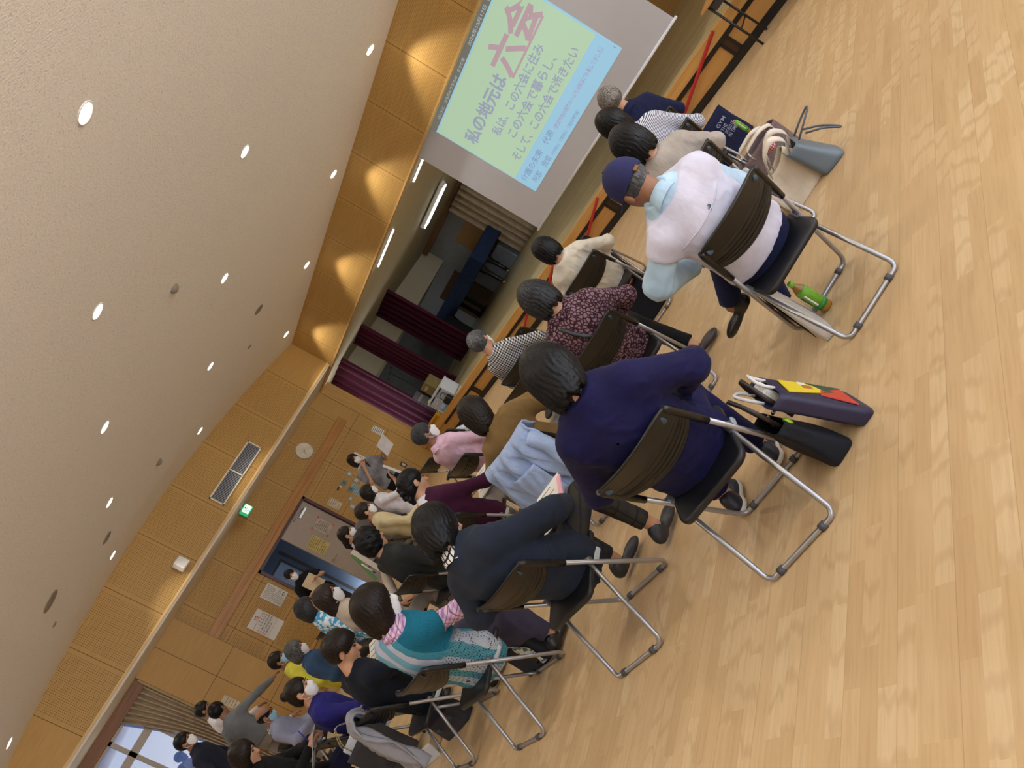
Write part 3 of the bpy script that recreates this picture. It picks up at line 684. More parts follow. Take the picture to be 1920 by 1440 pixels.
    def hand(s, g, k, far):
        j = s.j; W = j['wr' + k]; E = j['el' + k]; fw = W - E; fw = fw / np.linalg.norm(fw); e = s.p.get('hd' + k)
        if e is not None: fw = np.array(e, float) / np.linalg.norm(e)
        up = np.array(s.p.get('hn' + k, (0, 0, 1)), float); up = up - fw * (up @ fw); up /= np.linalg.norm(up); side = np.cross(fw, up)          # thumb side for right hand = -side
        th = (-1 if k == 'R' else 1); curl = s.p.get('curl' + k, .5)
        def pt(a, b, c): return W + fw * a + side * b + up * c
        def fn(P):
            d = ell(P, pt(.045, 0, 0), (.05, .04, .017), np.stack([fw, side, up], 1)); d = smin(d, cone(P, W - fw * .02, pt(.03, 0, 0), .026, .022), .02)
            for i, (b, ln) in enumerate(((-.030, .066), (-.010, .075), (.010, .070), (.028, .054))):
                b *= -th; a1 = .085; c = curl
                p0 = pt(a1 - .01, b, 0); p1 = p0 + (fw * math.cos(c * .7) - up * math.sin(c * .7)) * ln * .5; p2 = p1 + (fw * math.cos(c * 1.9) - up * math.sin(c * 1.9)) * ln * .5
                d = smin(d, chain(P, [p0, p1, p2], [.0095, .0085, .0072], .004), .006)
            q0 = pt(.02, th * .026, -.004); q1 = pt(.055, th * .052, -.014); q2 = pt(.085, th * .050, -.022); d = smin(d, chain(P, [q0, q1, q2], [.013, .0105, .0085], .005), .01)
            return d
        lo, hi = bounds([W - fw * .03, W + fw * .17, W + side * .06, W - side * .06, W - up * .09, W + fw * .15 - up * .08], .03); add_sdf(g, fn, lo, hi, .0055 if not far else .008)
    # -------------------------------------------------------------- clothing
    def clothes(s):
        p = s.p; t = s.t; j = s.j; sd = p.get('seed', 3); h = s.h
        sl = p.get('sleeve', 'long'); hem = p.get('hem', -.12); gr = p.get('loose', .010); asz = p.get('sleeve_r', (.060, .050, .040))
        def sleeve_pts(k):
            a, e, w = s.S[k], j['el' + k], j['wr' + k]
            if sl == 'long': return [a, e, w - (w - e) * .04], [asz[0] * .9, asz[1], asz[2]]
            if sl == 'three': return [a, e, e + (w - e) * .35], [asz[0], asz[1], asz[1] * .95]
            if sl == 'short': return [a, a + (e - a) * .75], [asz[0] + .004, asz[1] + .014]
            return None, None
        def fold(P):
            r = wob(P * np.array((1, 1, .62), np.float32), sd, 26, 4); r2 = wob(P * np.array((1, 1, .8), np.float32), sd + 7, 48, 4); k = p.get('wrinkle', 1.0)
            return k * (.0035 * r + .0065 * np.clip(1 - np.abs(r2) / .30, 0, 1) * np.clip(.4 + r * 1.4, 0, 1))
        def ft(P):
            d = s.torso(P, gr, hem, p.get('neckline', 1.05))
            for k in 'LR':
                a, r = sleeve_pts(k)
                if a is not None:
                    c = chain(P, a, r, .03); w = a[-1] - a[-2]; w = w / np.linalg.norm(w)
                    c = np.maximum(c, ((P - a[-1].astype(np.float32)) @ w.astype(np.float32)) - .004)
                    # creases gather round the elbow
                    if len(a) > 2:
                        de = np.linalg.norm(P - a[1].astype(np.float32), axis=1); c = c - .004 * np.sin((P @ w.astype(np.float32)) * 150 + 3 * np.sin(P[:, 2] * 30)) * np.exp(-(de / .09) ** 2)
                    d = smin(d, c, .06)
                else: d = smax(d, -cone(P, s.S[k] + (1 if k == 'R' else -1) * s.l * .02, s.S[k] + (1 if k == 'R' else -1) * s.l * .16, .075, .09), .015)
            return d - fold(P)
        pts = [s.N, s.H - s.a * .12] + list(s.S.values()) + [j['el' + k] for k in 'LR'] + ([j['wr' + k] for k in 'LR'] if sl == 'long' else [])
        lo, hi = bounds(pts, .08); lo = np.minimum(lo, s.H - .24 * s.bulk); hi = np.maximum(hi, s.H + (.24 * s.bulk, .2, 0)); lo[2] = min(s.H[2] + hem * s.L - .06, lo[2])
        g = G(); add_sdf(g, ft, lo, hi, h); s.top = part(t, p.get('topname', 'shirt'), g, p['top'])
        if p.get('strap'):
            pts_ = []; yy = np.linspace(-.32, .1, 220); cp = np.array(p['strap']); tt_ = np.linspace(0, 1, 24); ti = np.linspace(0, 1, len(cp))
            for x_, s_ in zip(np.interp(tt_, ti, cp[:, 0]), np.interp(tt_, ti, cp[:, 1])):
                Q = (s.H + s.a * s.L * s_ + s.l * x_ + s.f * yy[:, None]).astype(np.float32); v_ = ft(Q); i_ = np.argmax(v_ < 0)
                if v_[i_] < 0: pts_.append(Q[i_] - s.f * .004)
            g = G(); g.tube(np.array(pts_), .014, 8, flat=.45); part(t, 'shoulder_strap', g, BLACKP)
        ov = p.get('over')
        if ov:
            def fo(P):
                d = ft(P) - ov.get('grow', .012); z = ((P - s.H.astype(np.float32)) @ s.a.astype(np.float32)) / s.L; tt = s.torso(P, gr, hem, 1.05)
                d = np.maximum(d, (z - ov.get('neck', .985)) * s.L)
                for k in 'LR':
                    w_ = j['el' + k] - s.S[k]; w_ = w_ / np.linalg.norm(w_); c = cone(P, s.S[k], j['el' + k], asz[0], asz[1]); c = np.minimum(c, cone(P, j['el' + k], j['wr' + k], asz[1], asz[2]))
                    e = s.S[k] + w_ * ov.get('cap', .05); d = np.where(c < tt + .012, smax(d, (P - e.astype(np.float32)) @ w_.astype(np.float32), .012), d)
                return d
            g = G(); add_sdf(g, fo, lo, hi, h); vo_ = part(t, ov.get('name', 'vest'), g, ov['mat'])
            if ov.get('seam'):
                xs_ = np.linspace(-.17, .17, 30); o0 = s.H + s.a * s.L * ov['seam']; pts_ = []
                yy = np.linspace(-.30, .05, 180)
                for x_ in xs_:
                    Q = (o0 + s.l * x_ + s.f * yy[:, None]).astype(np.float32); v_ = fo(Q); i_ = np.argmax(v_ < 0)
                    if v_[i_] < 0: pts_.append(Q[i_] - s.f * .003)
                g = G(); g.tube(np.array(pts_), .003, 6); part(vo_, 'seam', g, ov['mat'])
        if p.get('collar'):
            g = G(); a = np.linspace(0, 2 * np.pi, 33)[:-1]; Rn = rotm(p.get('hy', 0) * .3, p.get('hp', 0) * .5 + 12, 0); C = s.N + np.array((0, -.005, -.022))
            Pg = np.array([[C + Rn @ np.array((r * math.cos(q), r * 1.05 * math.sin(q), z - .012 * math.sin(q))) for (r, z) in ((.083, -.028), (.078, .0), (.069, .030), (.064, .030), (.066, .0), (.07, -.03))] for q in a])
            g.grid(Pg, closed_u=True); part(t, 'collar', g, p['collar'])
        # trousers or skirt
        def fl(P):
            d = s.torso(P, gr * .5 - .010, -.30, .10); d = smin(d, ell(P, s.H + (0, .01, -.035), (.168 * s.bulk, .112 * s.bulk, .085)), .03)
            lr = p.get('leg_r', (.085, .068, .058)); cut = p.get('leg_cut', .92)
            for k, sg in (('L', -1), ('R', 1)):
                hp = s.H + sg * .092 * s.l + (0, .02, -.015); kn = j['kn' + k]; an = j['an' + k]; e = kn + (an - kn) * cut
                c = chain(P, [hp, kn, e], lr, .03); w = (e - kn) / np.linalg.norm(e - kn); c = np.maximum(c, (P - e.astype(np.float32)) @ w.astype(np.float32))
                d = smin(d, c, .03)
            if p.get('skirt'):
                k1 = (j['knL'] + j['knR']) / 2; dn = p['skirt']
                hull = cone(P, s.H, k1 + (0, .02, -.02), .15, .13)
                x0 = np.abs((P - s.H.astype(np.float32)) @ s.l.astype(np.float32)) - .20; d2 = np.maximum(ell(P, k1 + (0, -.02, -dn / 2), (.2, .10, dn / 2 + .12)), -(P[:, 2] - (k1[2] - dn)))
                d = smin(d, np.maximum(smin(hull, d2, .05), x0), .03)
            return d - .0035 * wob(P, sd + 3, 26, 5) - .002 * wob(P, sd + 9, 65, 4)
        pts = [s.H] + [j[a + k] for a in ('kn', 'an') for k in 'LR']; lo, hi = bounds(pts, .12); lo = np.minimum(lo, s.H - .23 * s.bulk); hi = np.maximum(hi, s.H + .22 * s.bulk)
        g = G(); add_sdf(g, fl, lo, hi, max(h, .012)); part(t, 'skirt' if p.get('skirt') else 'trousers', g, p['bottom'])
        # shoes
        if p.get('shoes', True):
            for k in 'LR':
                an = j['an' + k]; dr = np.array(p.get('toe' + k, (0, 1, 0)), float); dr = dr / np.linalg.norm(dr); up = np.array((0, 0, 1.0)); up = up - dr * (up @ dr); up /= np.linalg.norm(up); sd_ = np.cross(dr, up)
                O = an - up * (.075 if an[2] > .06 else an[2] - .004)
                B = np.stack([sd_, dr, up], 1).astype(np.float32)
                def fs(P):
                    Q = (P - O.astype(np.float32)) @ B
                    d = ell(Q, (0, -.03, .038), (.038, .055, .05)); d = smin(d, ell(Q, (0, .09, .022), (.044, .085, .032)), .03); d = smin(d, ell(Q, (0, -.02, .075), (.036, .045, .035)), .02)
                    return np.maximum(d, -(Q[:, 2] - .0))
                lo, hi = bounds([O + dr * .19, O - dr * .1, O + up * .12, O - sd_ * .05, O + sd_ * .05], .03); g = G(); add_sdf(g, fs, lo, hi, .008); o = part(t, 'shoe', g, p.get('shoem', LEATHER))
                if p.get('solem'):
                    def fs2(P):
                        Q = (P - O.astype(np.float32)) @ B; d = ell(Q, (0, -.03, .01), (.042, .06, .06)); d = smin(d, ell(Q, (0, .09, .01), (.048, .09, .06)), .03); return np.maximum(np.maximum(d, Q[:, 2] - .024), -Q[:, 2])
                    g = G(); add_sdf(g, fs2, lo, hi, .007); part(o, 'sole', g, p['solem'])
# ================================================================== WHO SITS WHERE
def pat_check(name, A, B, s, mode='gingham', C=None, rough=.85):
    """checks, stripes and plaids woven into cloth (object space)"""
    m, n, b = base(name, A, rough, 0, .25); co = obc(n); x = n.xyz(co)
    u = n.m('ADD', n.m('MULTIPLY', x[0], .94), n.m('MULTIPLY', x[1], .34)); v = n.m('SUBTRACT', x[2], n.m('MULTIPLY', x[1], .25))
    fu = n.m('FRACT', n.m('MULTIPLY', u, s)); fv = n.m('FRACT', n.m('MULTIPLY', v, s))
    if mode == 'gingham':
        a = n.m('GREATER_THAN', fu, .5); c = n.m('GREATER_THAN', fv, .5); f = n.m('MULTIPLY', n.m('ADD', a, c), .5)
        col = n.mix(n.m('POWER', f, .7), A, B)
    elif mode == 'plaid':
        a = n.m('LESS_THAN', fu, .28); c = n.m('LESS_THAN', fv, .28); a2 = n.m('LESS_THAN', n.m('ABSOLUTE', n.m('SUBTRACT', fu, .62)), .05); c2 = n.m('LESS_THAN', n.m('ABSOLUTE', n.m('SUBTRACT', fv, .62)), .05)
        col = n.mix(n.m('MULTIPLY', n.m('ADD', a, c), .45), A, B); col = n.mix(n.m('MULTIPLY', n.m('MAXIMUM', a2, c2), .8), col, C or B)
    elif mode == 'lines':
        a = n.m('LESS_THAN', n.m('ABSOLUTE', n.m('SUBTRACT', n.m('FRACT', n.m('MULTIPLY', fu, 2.0)), .5)), .14); c = n.m('LESS_THAN', n.m('ABSOLUTE', n.m('SUBTRACT', n.m('FRACT', n.m('MULTIPLY', fv, 2.0)), .5)), .14)
        a = n.m('MULTIPLY', a, n.m('LESS_THAN', fu, .8)); col = n.mix(n.m('MAXIMUM', a, c), A, B)
    else:
        col = n.mix(n.m('GREATER_THAN', fv, .55), A, B)
    n.inp(b, 'Base Color', col); n.inp(b, 'Normal', n.bump(n.noise(co, 12, 3), .3, .02)); return m
NAVYK = cloth('navy_velvet', srgb(13, 12, 62), .8, .25); NAVYD = cloth('navy_cotton', srgb(22, 28, 62), .9); BLUSH = cloth('light_blue_shirt', srgb(178, 208, 232), .85, .4)
LAVV = cloth('lavender_grey_vest', srgb(206, 206, 226), .85, .3); OATK = cloth('oatmeal_knit', srgb(168, 160, 152), .95, .45, 260); CAPN = cloth('navy_cap_cotton', srgb(42, 44, 86), .9, .15)
CREAMB = cloth('cream_blouse', srgb(220, 214, 200), .85, .5); BLACKW = cloth('black_wool', srgb(16, 17, 22), .95, .3); CAMEL = cloth('camel_blouse', srgb(128, 102, 62), .85, .45)
PINKS = cloth('pink_shirt', srgb(226, 190, 214), .85, .5); BURGK = cloth('burgundy_knit', srgb(64, 22, 52), .95, .3); SLATE = cloth('dark_slate_coat', srgb(36, 44, 60), .95, .25)
OLIVEG = cloth('charcoal_olive_jacket', srgb(46, 48, 50), .9, .4); BEIGES = cloth('beige_shirt', srgb(192, 180, 166), .85, .45); CREAMJ = cloth('cream_jacket', srgb(206, 192, 152), .85, .4)
WHITES = cloth('white_shirt', srgb(216, 214, 224), .85, .4); INDIGO = cloth('indigo_cotton', srgb(32, 30, 108), .85, .4); DENIM = cloth('denim_jacket', srgb(52, 78, 112), .9, .4)
YELLOW = cloth('yellow_green_shirt', srgb(212, 206, 76), .85, .3); GREYS = cloth('blue_grey_shirt', srgb(142, 146, 174), .85, .4); GREYSW = cloth('heather_sweater', srgb(112, 116, 122), .95, .3, 300)
KHAKI = cloth('greige_trousers', srgb(146, 140, 134), .9, .4); SUIT = cloth('navy_suit', srgb(24, 28, 44), .8, .25); BLACKT = cloth('black_tshirt', srgb(16, 17, 20), .9, .3); GREYT = cloth('charcoal_trousers', srgb(50, 52, 58), .9, .3)
BLACKC = cloth('blue_black_cardigan', srgb(20, 26, 38), .95, .3); MAROONC = cloth('maroon_collar', srgb(96, 26, 40), .9, .2); TWEED = cloth('grey_tweed', srgb(122, 122, 128), .95, .3, 160, .35)
GING = pat_check('black_white_gingham', srgb(226, 228, 230), srgb(24, 26, 32), 46); STRIPE = pat_check('navy_white_stripe', srgb(220, 222, 232), srgb(70, 76, 104), 95, 'stripe')
PLAIDP = pat_check('purple_pink_plaid', srgb(222, 190, 208), srgb(150, 104, 178), 22, 'plaid', srgb(84, 58, 142)); PLAIDT = pat_check('olive_navy_plaid', srgb(56, 54, 44), srgb(40, 42, 58), 9, 'plaid', srgb(28, 30, 48)); COLP = pat_check('white_black_windowpane', srgb(224, 222, 216), srgb(30, 30, 38), 22, 'lines')
m, n, b = base('burgundy_giraffe_print', (.3, .2, .25), .8, 0, .25); co = obc(n); vo = n.n('TexVoronoi', feature='DISTANCE_TO_EDGE'); n.inp(vo, 0, n.scale(co, (1, 1, .8))); vo.inputs['Scale'].default_value = 50
n.inp(b, 'Base Color', n.mix(n.ramp(vo.outputs[0], .07, .2), srgb(50, 20, 34), srgb(140, 112, 122))); n.inp(b, 'Normal', n.bump(n.noise(co, 12, 3), .4, .02)); GIRAFFE = m
m, n, b = base('blue_white_print', (.3, .5, .8), .8, 0, .25); co = obc(n); n.inp(b, 'Base Color', n.mix(n.ramp(n.noise(co, 26, 2), .47, .54), srgb(64, 158, 214), srgb(222, 236, 244))); FLORAL = m
def knit():
    m, n, b = base('teal_striped_knit', (.1, .4, .5), .95, 0, .2); co = obc(n); x = n.xyz(co)
    u = n.m('ADD', n.m('ADD', x[0], n.m('MULTIPLY', x[2], .28)), n.m('MULTIPLY', x[1], .3)); r = n.n('ValToRGB'); r.color_ramp.interpolation = 'CONSTANT'; n.inp(r, 0, n.ramp(u, .0, .56)); el = r.color_ramp.elements
    T, Wt, L, P = srgb(30, 112, 142), srgb(196, 200, 222), srgb(122, 182, 212), srgb(70, 146, 172)
    el[0].position = 0; el[0].color = c4(L); el[1].position = .86; el[1].color = c4(T)
    for ps, c in ((.22, Wt), (.34, L), (.50, Wt), (.58, L), (.70, Wt), (.78, P)): e = r.color_ramp.elements.new(ps); e.color = c4(c)
    lw = n.ramp(x[2], .70, .66); st = n.m('FRACT', n.m('MULTIPLY', n.m('ADD', x[0], n.m('MULTIPLY', x[1], .5)), 7)); c2 = n.mix(n.m('GREATER_THAN', st, .45), srgb(88, 156, 176), srgb(186, 198, 214))
    hol = n.n('TexVoronoi'); n.inp(hol, 0, n.scale(co, (1, 1, .7))); hol.inputs['Scale'].default_value = 85; hol.inputs['Randomness'].default_value = .25
    c2 = n.mix(n.m('LESS_THAN', hol.outputs[0], .3), c2, srgb(28, 66, 88)); n.inp(b, 'Base Color', n.mix(lw, r.outputs[0], c2))
    w = n.m('SINE', n.m('MULTIPLY', u, 900)); n.inp(b, 'Normal', n.bump(w, .5, .004)); return m
KNIT = knit()
BROWNL = plain('brown_leather', srgb(58, 46, 44), .45, var=.25, bumps=(90, .2)); GREYLEA = plain('dark_grey_leather', srgb(42, 44, 48), .4, var=.2)
def seat(label, clabel, x, y, yaw, **k):
    f = Fig(label, (x, y), yaw, **k); f.build()
    if clabel: add_chair(clabel, x, y, yaw)
    return f
A_ = dict(vox=.010); B_ = dict(vox=.013); C_ = dict(vox=.017, far=True)
# ---- nearest
F_navy = seat('person in a navy velvet top and dark trousers bowed over papers, seated nearest the camera', 'folding chair under the person in the navy velvet top', -2.07, 1.61, 28.6, head=(.06, .16, 1.115), nk=.12, hp=36, hy=-6, slouch=.085, top=NAVYK, bottom=NAVYK, topname='sweater', hem=-.3, vox=.009, sw=.16,
    elR=(.33, .21, .70), elL=(-.30, .20, .70), wrR=(.16, .44, .60), wrL=(-.08, .46, .60), hair='shaggy', seed=2, sleeve_r=(.075, .062, .05), bulk=1.06, shoem=plain('dark_navy_sneaker', srgb(34, 34, 44), .5), solem=SOLE, anR=(.07, .60, .09), anL=(-.20, .56, .09), knR=(.10, .60, .50), knL=(-.14, .60, .50))
F_cap = seat('person in a navy cap and lavender vest over a light blue shirt, one foot crossed', 'folding chair under the person in the navy cap, bottle standing beneath it', -1.76, 2.72, 45, head=(-.08, .15, 1.135), nk=.118, hp=22, hy=22, slouch=.07, top=BLUSH, bottom=NAVYD, hem=.03, vox=.009, sw=.158, bulk=1.0,
    elL=(-.375, .22, .80), wrL=(-.20, .44, .66), elR=(.19, .38, .70), wrR=(.06, .52, .62), ht=.008, hair='crop', hairm=GREYH, seed=5, sleeve_r=(.064, .070, .056), cap=CAPN, collar=BLUSH, over=dict(mat=LAVV, grow=.010, cap=.085, seam=.74), skin=SK2,
    knR=(.10, .60, .52), knL=(-.08, .58, .52), anL=(-.24, .70, .30), toeL=(-.85, .35, -.25), anR=(-.13, .60, .09), shoem=LEATHER, wrinkle=.55)
F_gray = seat('person in a dark slate coat with a checked collar and plaid trousers, reading pink-edged papers', 'folding chair under the person in the dark slate coat', -3.14, 1.40, 15, head=(-.045, .19, 1.10), nk=.13, hp=40, hy=-4, slouch=.09, top=SLATE, bottom=PLAIDT, topname='coat', hem=-.32, vox=.010, sw=.16, bulk=1.05, loose=.016,
    elL=(-.31, .06, .72), wrL=(-.12, .40, .62), elR=(.24, .36, .68), wrR=(.13, .56, .58), hair='bob', seed=9, sleeve_r=(.072, .066, .056), collar=COLP, knR=(.16, .66, .52), anR=(.20, .66, .10), knL=(-.12, .64, .50), anL=(-.17, .68, .10), leg_r=(.085, .064, .05), leg_cut=.86, toeR=(.3, 1, 0), toeL=(.5, .8, 0), shoem=GREYLEA)
F_vest = seat('person in a teal striped knit vest over a purple plaid shirt', 'folding chair under the person in the teal knit vest', -4.2, 1.157, 7, head=(.15, .23, 1.11), nk=.135, hp=25, hy=-25, slouch=.07, top=PLAIDP, bottom=cloth('plum_grey_denim', srgb(62, 60, 84), .9, .3), skirt=.30, hem=-.25, vox=.010, bulk=1.05, sw=.155, over=dict(mat=KNIT, grow=.012, cap=.12), collar=PLAIDP,
    elR=(.33, .34, .72), wrR=(.22, .58, .62), hair='shaggy', hairm=BROWNH, ht=.024, seed=11, mask=MASKW)
F_white = seat('person in a cream blouse with chin-length black hair, second row by the stage', 'folding chair under the person in the cream blouse', -4.12, 4.55, 32, head=(0, .13, 1.075), hp=12, hy=8, top=CREAMB, bottom=BLACKW, hem=-.26, bulk=1.05, hair='bob', seed=4, elL=(-.3, .2, .68), elR=(.3, .2, .68), wrinkle=1.4, **A_)
F_burg = seat('person in a burgundy giraffe-print blouse with a black shoulder strap', 'folding chair under the person in the giraffe-print blouse', -3.10, 2.98, 38, head=(.04, .12, 1.12), hp=20, hy=12, slouch=.06, top=GIRAFFE, bottom=BLACKT, hem=-.30, bulk=1.06, sw=.155, hair='bob', hairm=INKH, ht=.02, seed=6, elL=(-.32, .2, .70), elR=(.31, .22, .68), knR=(.14, .58, .5), anR=(.24, .42, .10), toeR=(.9, .3, -.1), anL=(-.05, .5, .09), shoem=BROWNL, strap=[(-.075, .97), (-.05, .85), (-.01, .7), (.03, .55), (.06, .4)], **A_)
# the black strap across the giraffe print
F_ging = seat('person in a black and white gingham shirt with short grey hair', 'folding chair under the person in the gingham shirt', -5.30, 4.30, 18, head=(0, .13, 1.12), hp=8, hy=-5, top=GING, bottom=BLACKW, hem=-.22, bulk=.98, hair='short', hairm=GREYH, ht=.016, seed=8, elR=(.28, .26, .68), mask=MASKW, **B_)
F_camel = seat('person in a camel blouse leaning forward, light blue jacket on the chair behind', 'folding chair under the person in the camel blouse, light blue jacket on its back', -3.97, 2.61, 22, head=(-.07, .34, 1.04), hp=25, hy=-6, slouch=.05, top=CAMEL, bottom=KHAKI, hem=-.22, bulk=1.03, sw=.155, hair='bob_long', hairm=BROWNH, seed=12, sleeve_r=(.074, .085, .06), sleeve='three', elR=(.27, .50, .66), wrR=(.15, .66, .58), elL=(-.36, .26, .70), wrL=(-.2, .5, .6), **A_)
F_pink = seat('person in a pale pink shirt with short dark hair and a face mask', 'folding chair under the person in the pale pink shirt', -6.05, 3.57, 8, head=(-.01, .17, 1.14), hp=4, hy=-38, top=PINKS, bottom=KHAKI, hem=-.24, bulk=1.03, sw=.16, hair='short', hairm=hair_mat('ash_black_hair', (.02, .022, .026), (.10, .105, .115), .5), seed=14, mask=MASKW, collar=PINKS, elR=(.28, .28, .66), wrinkle=1.4, skin=SK2, **B_)
F_burgsw = seat('person in a burgundy knit sweater with dark braided hair over a white collar', 'folding chair under the person in the burgundy sweater', -5.13, 2.50, 18, head=(.03, .25, 1.12), hp=28, hy=-30, slouch=.06, top=BURGK, bottom=KHAKI, hem=-.22, bulk=1.06, hair='braid', seed=15, collar=WHITES, elR=(.30, .36, .66), wrR=(.16, .60, .60), skirt=None, **B_)
F_black = seat('person in a blue-black cardigan with short hair, bowed over white papers', 'folding chair draped with a grey sweater, under the person in the blue-black cardigan', -5.2, 1.12, 2, head=(.12, .28, 1.07), hp=42, hy=-35, slouch=.06, top=BLACKC, bottom=GREYT, hem=-.22, bulk=1.04, hair='short', hairm=BROWNH, ht=.024, seed=16, elR=(.36, .38, .66), wrR=(.24, .60, .62), **B_)
F_greyc = seat('person in an oatmeal grey cardigan with black hair beside the navy cap', 'folding chair under the person in the oatmeal cardigan', -2.353, 3.75, 45, head=(0, .15, 1.10), hp=10, hy=6, top=OATK, bottom=cloth('brown_grey_tweed', srgb(112, 102, 94), .95), hem=-.2, bulk=1.0, hair='bob', ht=.022, seed=18, elR=(.28, .2, .68), **B_)
F_stripe = seat('person in a white and navy striped top with black hair', 'folding chair under the person in the striped top', -2.86, 4.734, 42, head=(-.06, .15, 1.165), hp=4, hy=8, top=STRIPE, bottom=NAVYD, hem=-.2, hair='bob', ht=.018, seed=19, **B_)
F_navyp = seat('person in a navy jacket with grey hair and glasses, seated nearest the stage', 'folding chair under the person in the navy jacket nearest the stage', -3.434, 5.769, 40, head=(.03, .14, 1.185), hp=2, hy=12, top=NAVYD, bottom=NAVYD, hem=-.2, bulk=1.05, sw=.155, hair='short', hairm=SALTH, ht=.02, seed=20, collar=NAVYD, glasses=True, mask=MASKW, **B_)
# ---- the far left of the audience
F_olive = seat('person in a charcoal olive jacket with dark curly hair', 'folding chair under the person in the charcoal olive jacket', -6.05, 2.33, 5, head=(.06, .2, 1.15), hp=14, hy=-8, top=OLIVEG, bottom=OLIVEG, hem=-.28, bulk=1.06, sw=.155, hair='curly', hairm=BLACKH, ht=.02, seed=21, wrinkle=1.5, **B_)
F_cream = seat('person in a cream jacket with brown hair and a white face mask in profile', 'folding chair under the person in the cream jacket', -8.75, 3.80, -18, head=(-.05, .19, 1.17), hp=2, hy=-16, top=CREAMJ, bottom=CREAMJ, topname='jacket', hem=-.28, bulk=1.05, hair='short', ht=.02, hairm=SOFTB, seed=22, mask=MASKW, collar=MAROONC, elR=(.25, .3, .68), wrR=(.15, .55, .64), **C_)
F_lany = seat('person in a white top with a bright blue neck strap and brown hair', 'folding chair under the person with the blue neck strap', -9.40, 3.72, -5, head=(-.02, .18, 1.215), hp=6, hy=-35, top=WHITES, bottom=KHAKI, hem=-.2, hair='tail', hairm=BROWNH, seed=23, mask=MASKW, **C_)
F_whsh = seat('person in a white shirt lifting a sheet of paper, near the grey board', 'folding chair under the person in the white shirt lifting a paper', -10.48, 4.88, -20, head=(-.02, .19, 1.18), hp=0, hy=-18, top=WHITES, bottom=KHAKI, hem=-.22, hair='bob', hairm=BROWNH, ht=.018, seed=24, mask=MASKW, elR=(.24, .38, .78), wrR=(.16, .52, .97), sleeve='three', hdR=(0, .2, 1), hnR=(0, -1, 0), **C_)
F_beige = seat('person in a beige shirt with shoulder-length brown hair holding a green folder', 'folding chair under the person in the beige shirt', -6.62, 1.98, -12, head=(0, .18, 1.22), hp=8, hy=-28, top=BEIGES, bottom=KHAKI, hem=-.22, bulk=1.02, hair='long', hairm=SOFTB, seed=25, mask=MASKW, elR=(.26, .38, .74), wrR=(.16, .56, .92), wrinkle=1.4, **B_)
F_floral = seat('person in a blue and white printed shirt with dark hair, half hidden', 'folding chair under the person in the blue and white print', -8.08, 2.26, -8, head=(.02, .18, 1.275), hp=8, hy=-20, top=FLORAL, bottom=GREYT, hem=-.2, hair='bob', hairm=hair_mat('grey_black_hair', (.012, .012, .015), (.06, .06, .07)), ht=.018, seed=26, **C_)
F_indigo = seat('person in an indigo blue top with a white face mask and a hair bun', 'folding chair under the person in the indigo top, bag hung on its corner', -6.42, 1.10, -5, head=(-.05, .26, 1.085), hp=8, hy=-32, ty=-22, top=INDIGO, bottom=NAVYD, hem=-.2, bulk=1.06, hair='bun', hairm=BROWNH, seed=27, mask=MASKW, sleeve='three', elL=(-.28, .28, .66), elR=(.26, .30, .66), wrR=(.12, .54, .62), wrL=(-.08, .52, .64), **A_)
F_denim = seat('person in a denim jacket with a grey bob and face mask at the side table', None, -9.0, 2.06, -25, head=(0, .2, 1.13), hp=12, hy=-12, top=DENIM, bottom=GREYT, hem=-.2, bulk=1.15, sw=.175, sleeve_r=(.075, .065, .05), hair='bob', hairm=GREYH, seed=28, mask=MASKW, **C_)
F_yellow = seat('person in a yellow-green shirt with brown hair and a pale mask by the wall', None, -10.25, 2.2, -25, head=(0, .18, 1.2), hp=0, hy=-15, top=YELLOW, bottom=GREYT, hem=-.2, hair='short', hairm=BROWNH, ht=.02, seed=29, mask=MASKB, skin=SK2, **C_)
F_bald = seat('balding person in a blue-grey shirt with a blue face mask', 'folding chair under the balding person', -9.62, 1.46, -30, head=(0, .2, 1.07), hp=28, hy=-5, slouch=.06, top=GREYS, bottom=GREYT, hem=-.2, bulk=1.05, hair='bald', hairm=BLACKH, seed=30, mask=MASKB, collar=COLP, skin=SK2, **C_)
F_low = seat('person with long dark hair writing with a blue pen at the bottom edge', None, -7.17, .74, -32, head=(0, .18, 1.21), hp=32, hy=-6, slouch=.05, top=BLACKT, bottom=NAVYD, hem=-.2, hair='long', hairm=BROWNH, seed=31, elR=(.27, .26, .78), wrR=(.17, .53, .80), elL=(-.22, .3, .80), wrL=(-.03, .50, .80), curlR=.9, **A_)
# ---- standing along the left wall
ST = dict(hip=(0, 0, .93), knL=(-.10, .03, .50), knR=(.10, .03, .50), anL=(-.10, 0, .09), anR=(.10, 0, .09))
def stand(label, x, y, yaw, **k): q = dict(ST); q.update(k); f = Fig(label, (x, y), yaw, **q); f.build(); return f
F_mic = stand('standing person in a grey tweed jacket and black skirt speaking into a microphone', -11.8, 6.12, -92, head=(0, .02, 1.60), hp=4, hy=6, hair='bob', ht=.012, hairm=BROWNH, mask=MASKW, top=WHITES, bottom=BLACKW, skirt=.42, hem=-.05, over=dict(mat=TWEED, name='jacket', grow=.014, cap=.24), sleeve='short', elR=(.26, .10, 1.16), wrR=(.10, .20, 1.42), hdR=(-.4, .3, .8), hnR=(0, -1, .3), curlR=1.0, elL=(-.27, .06, 1.14), wrL=(-.24, .30, 1.22), hdL=(.2, .5, .6), curlL=.8, leg_r=(.085, .05, .04), leg_cut=.2, seed=32, vox=.014, far=True)
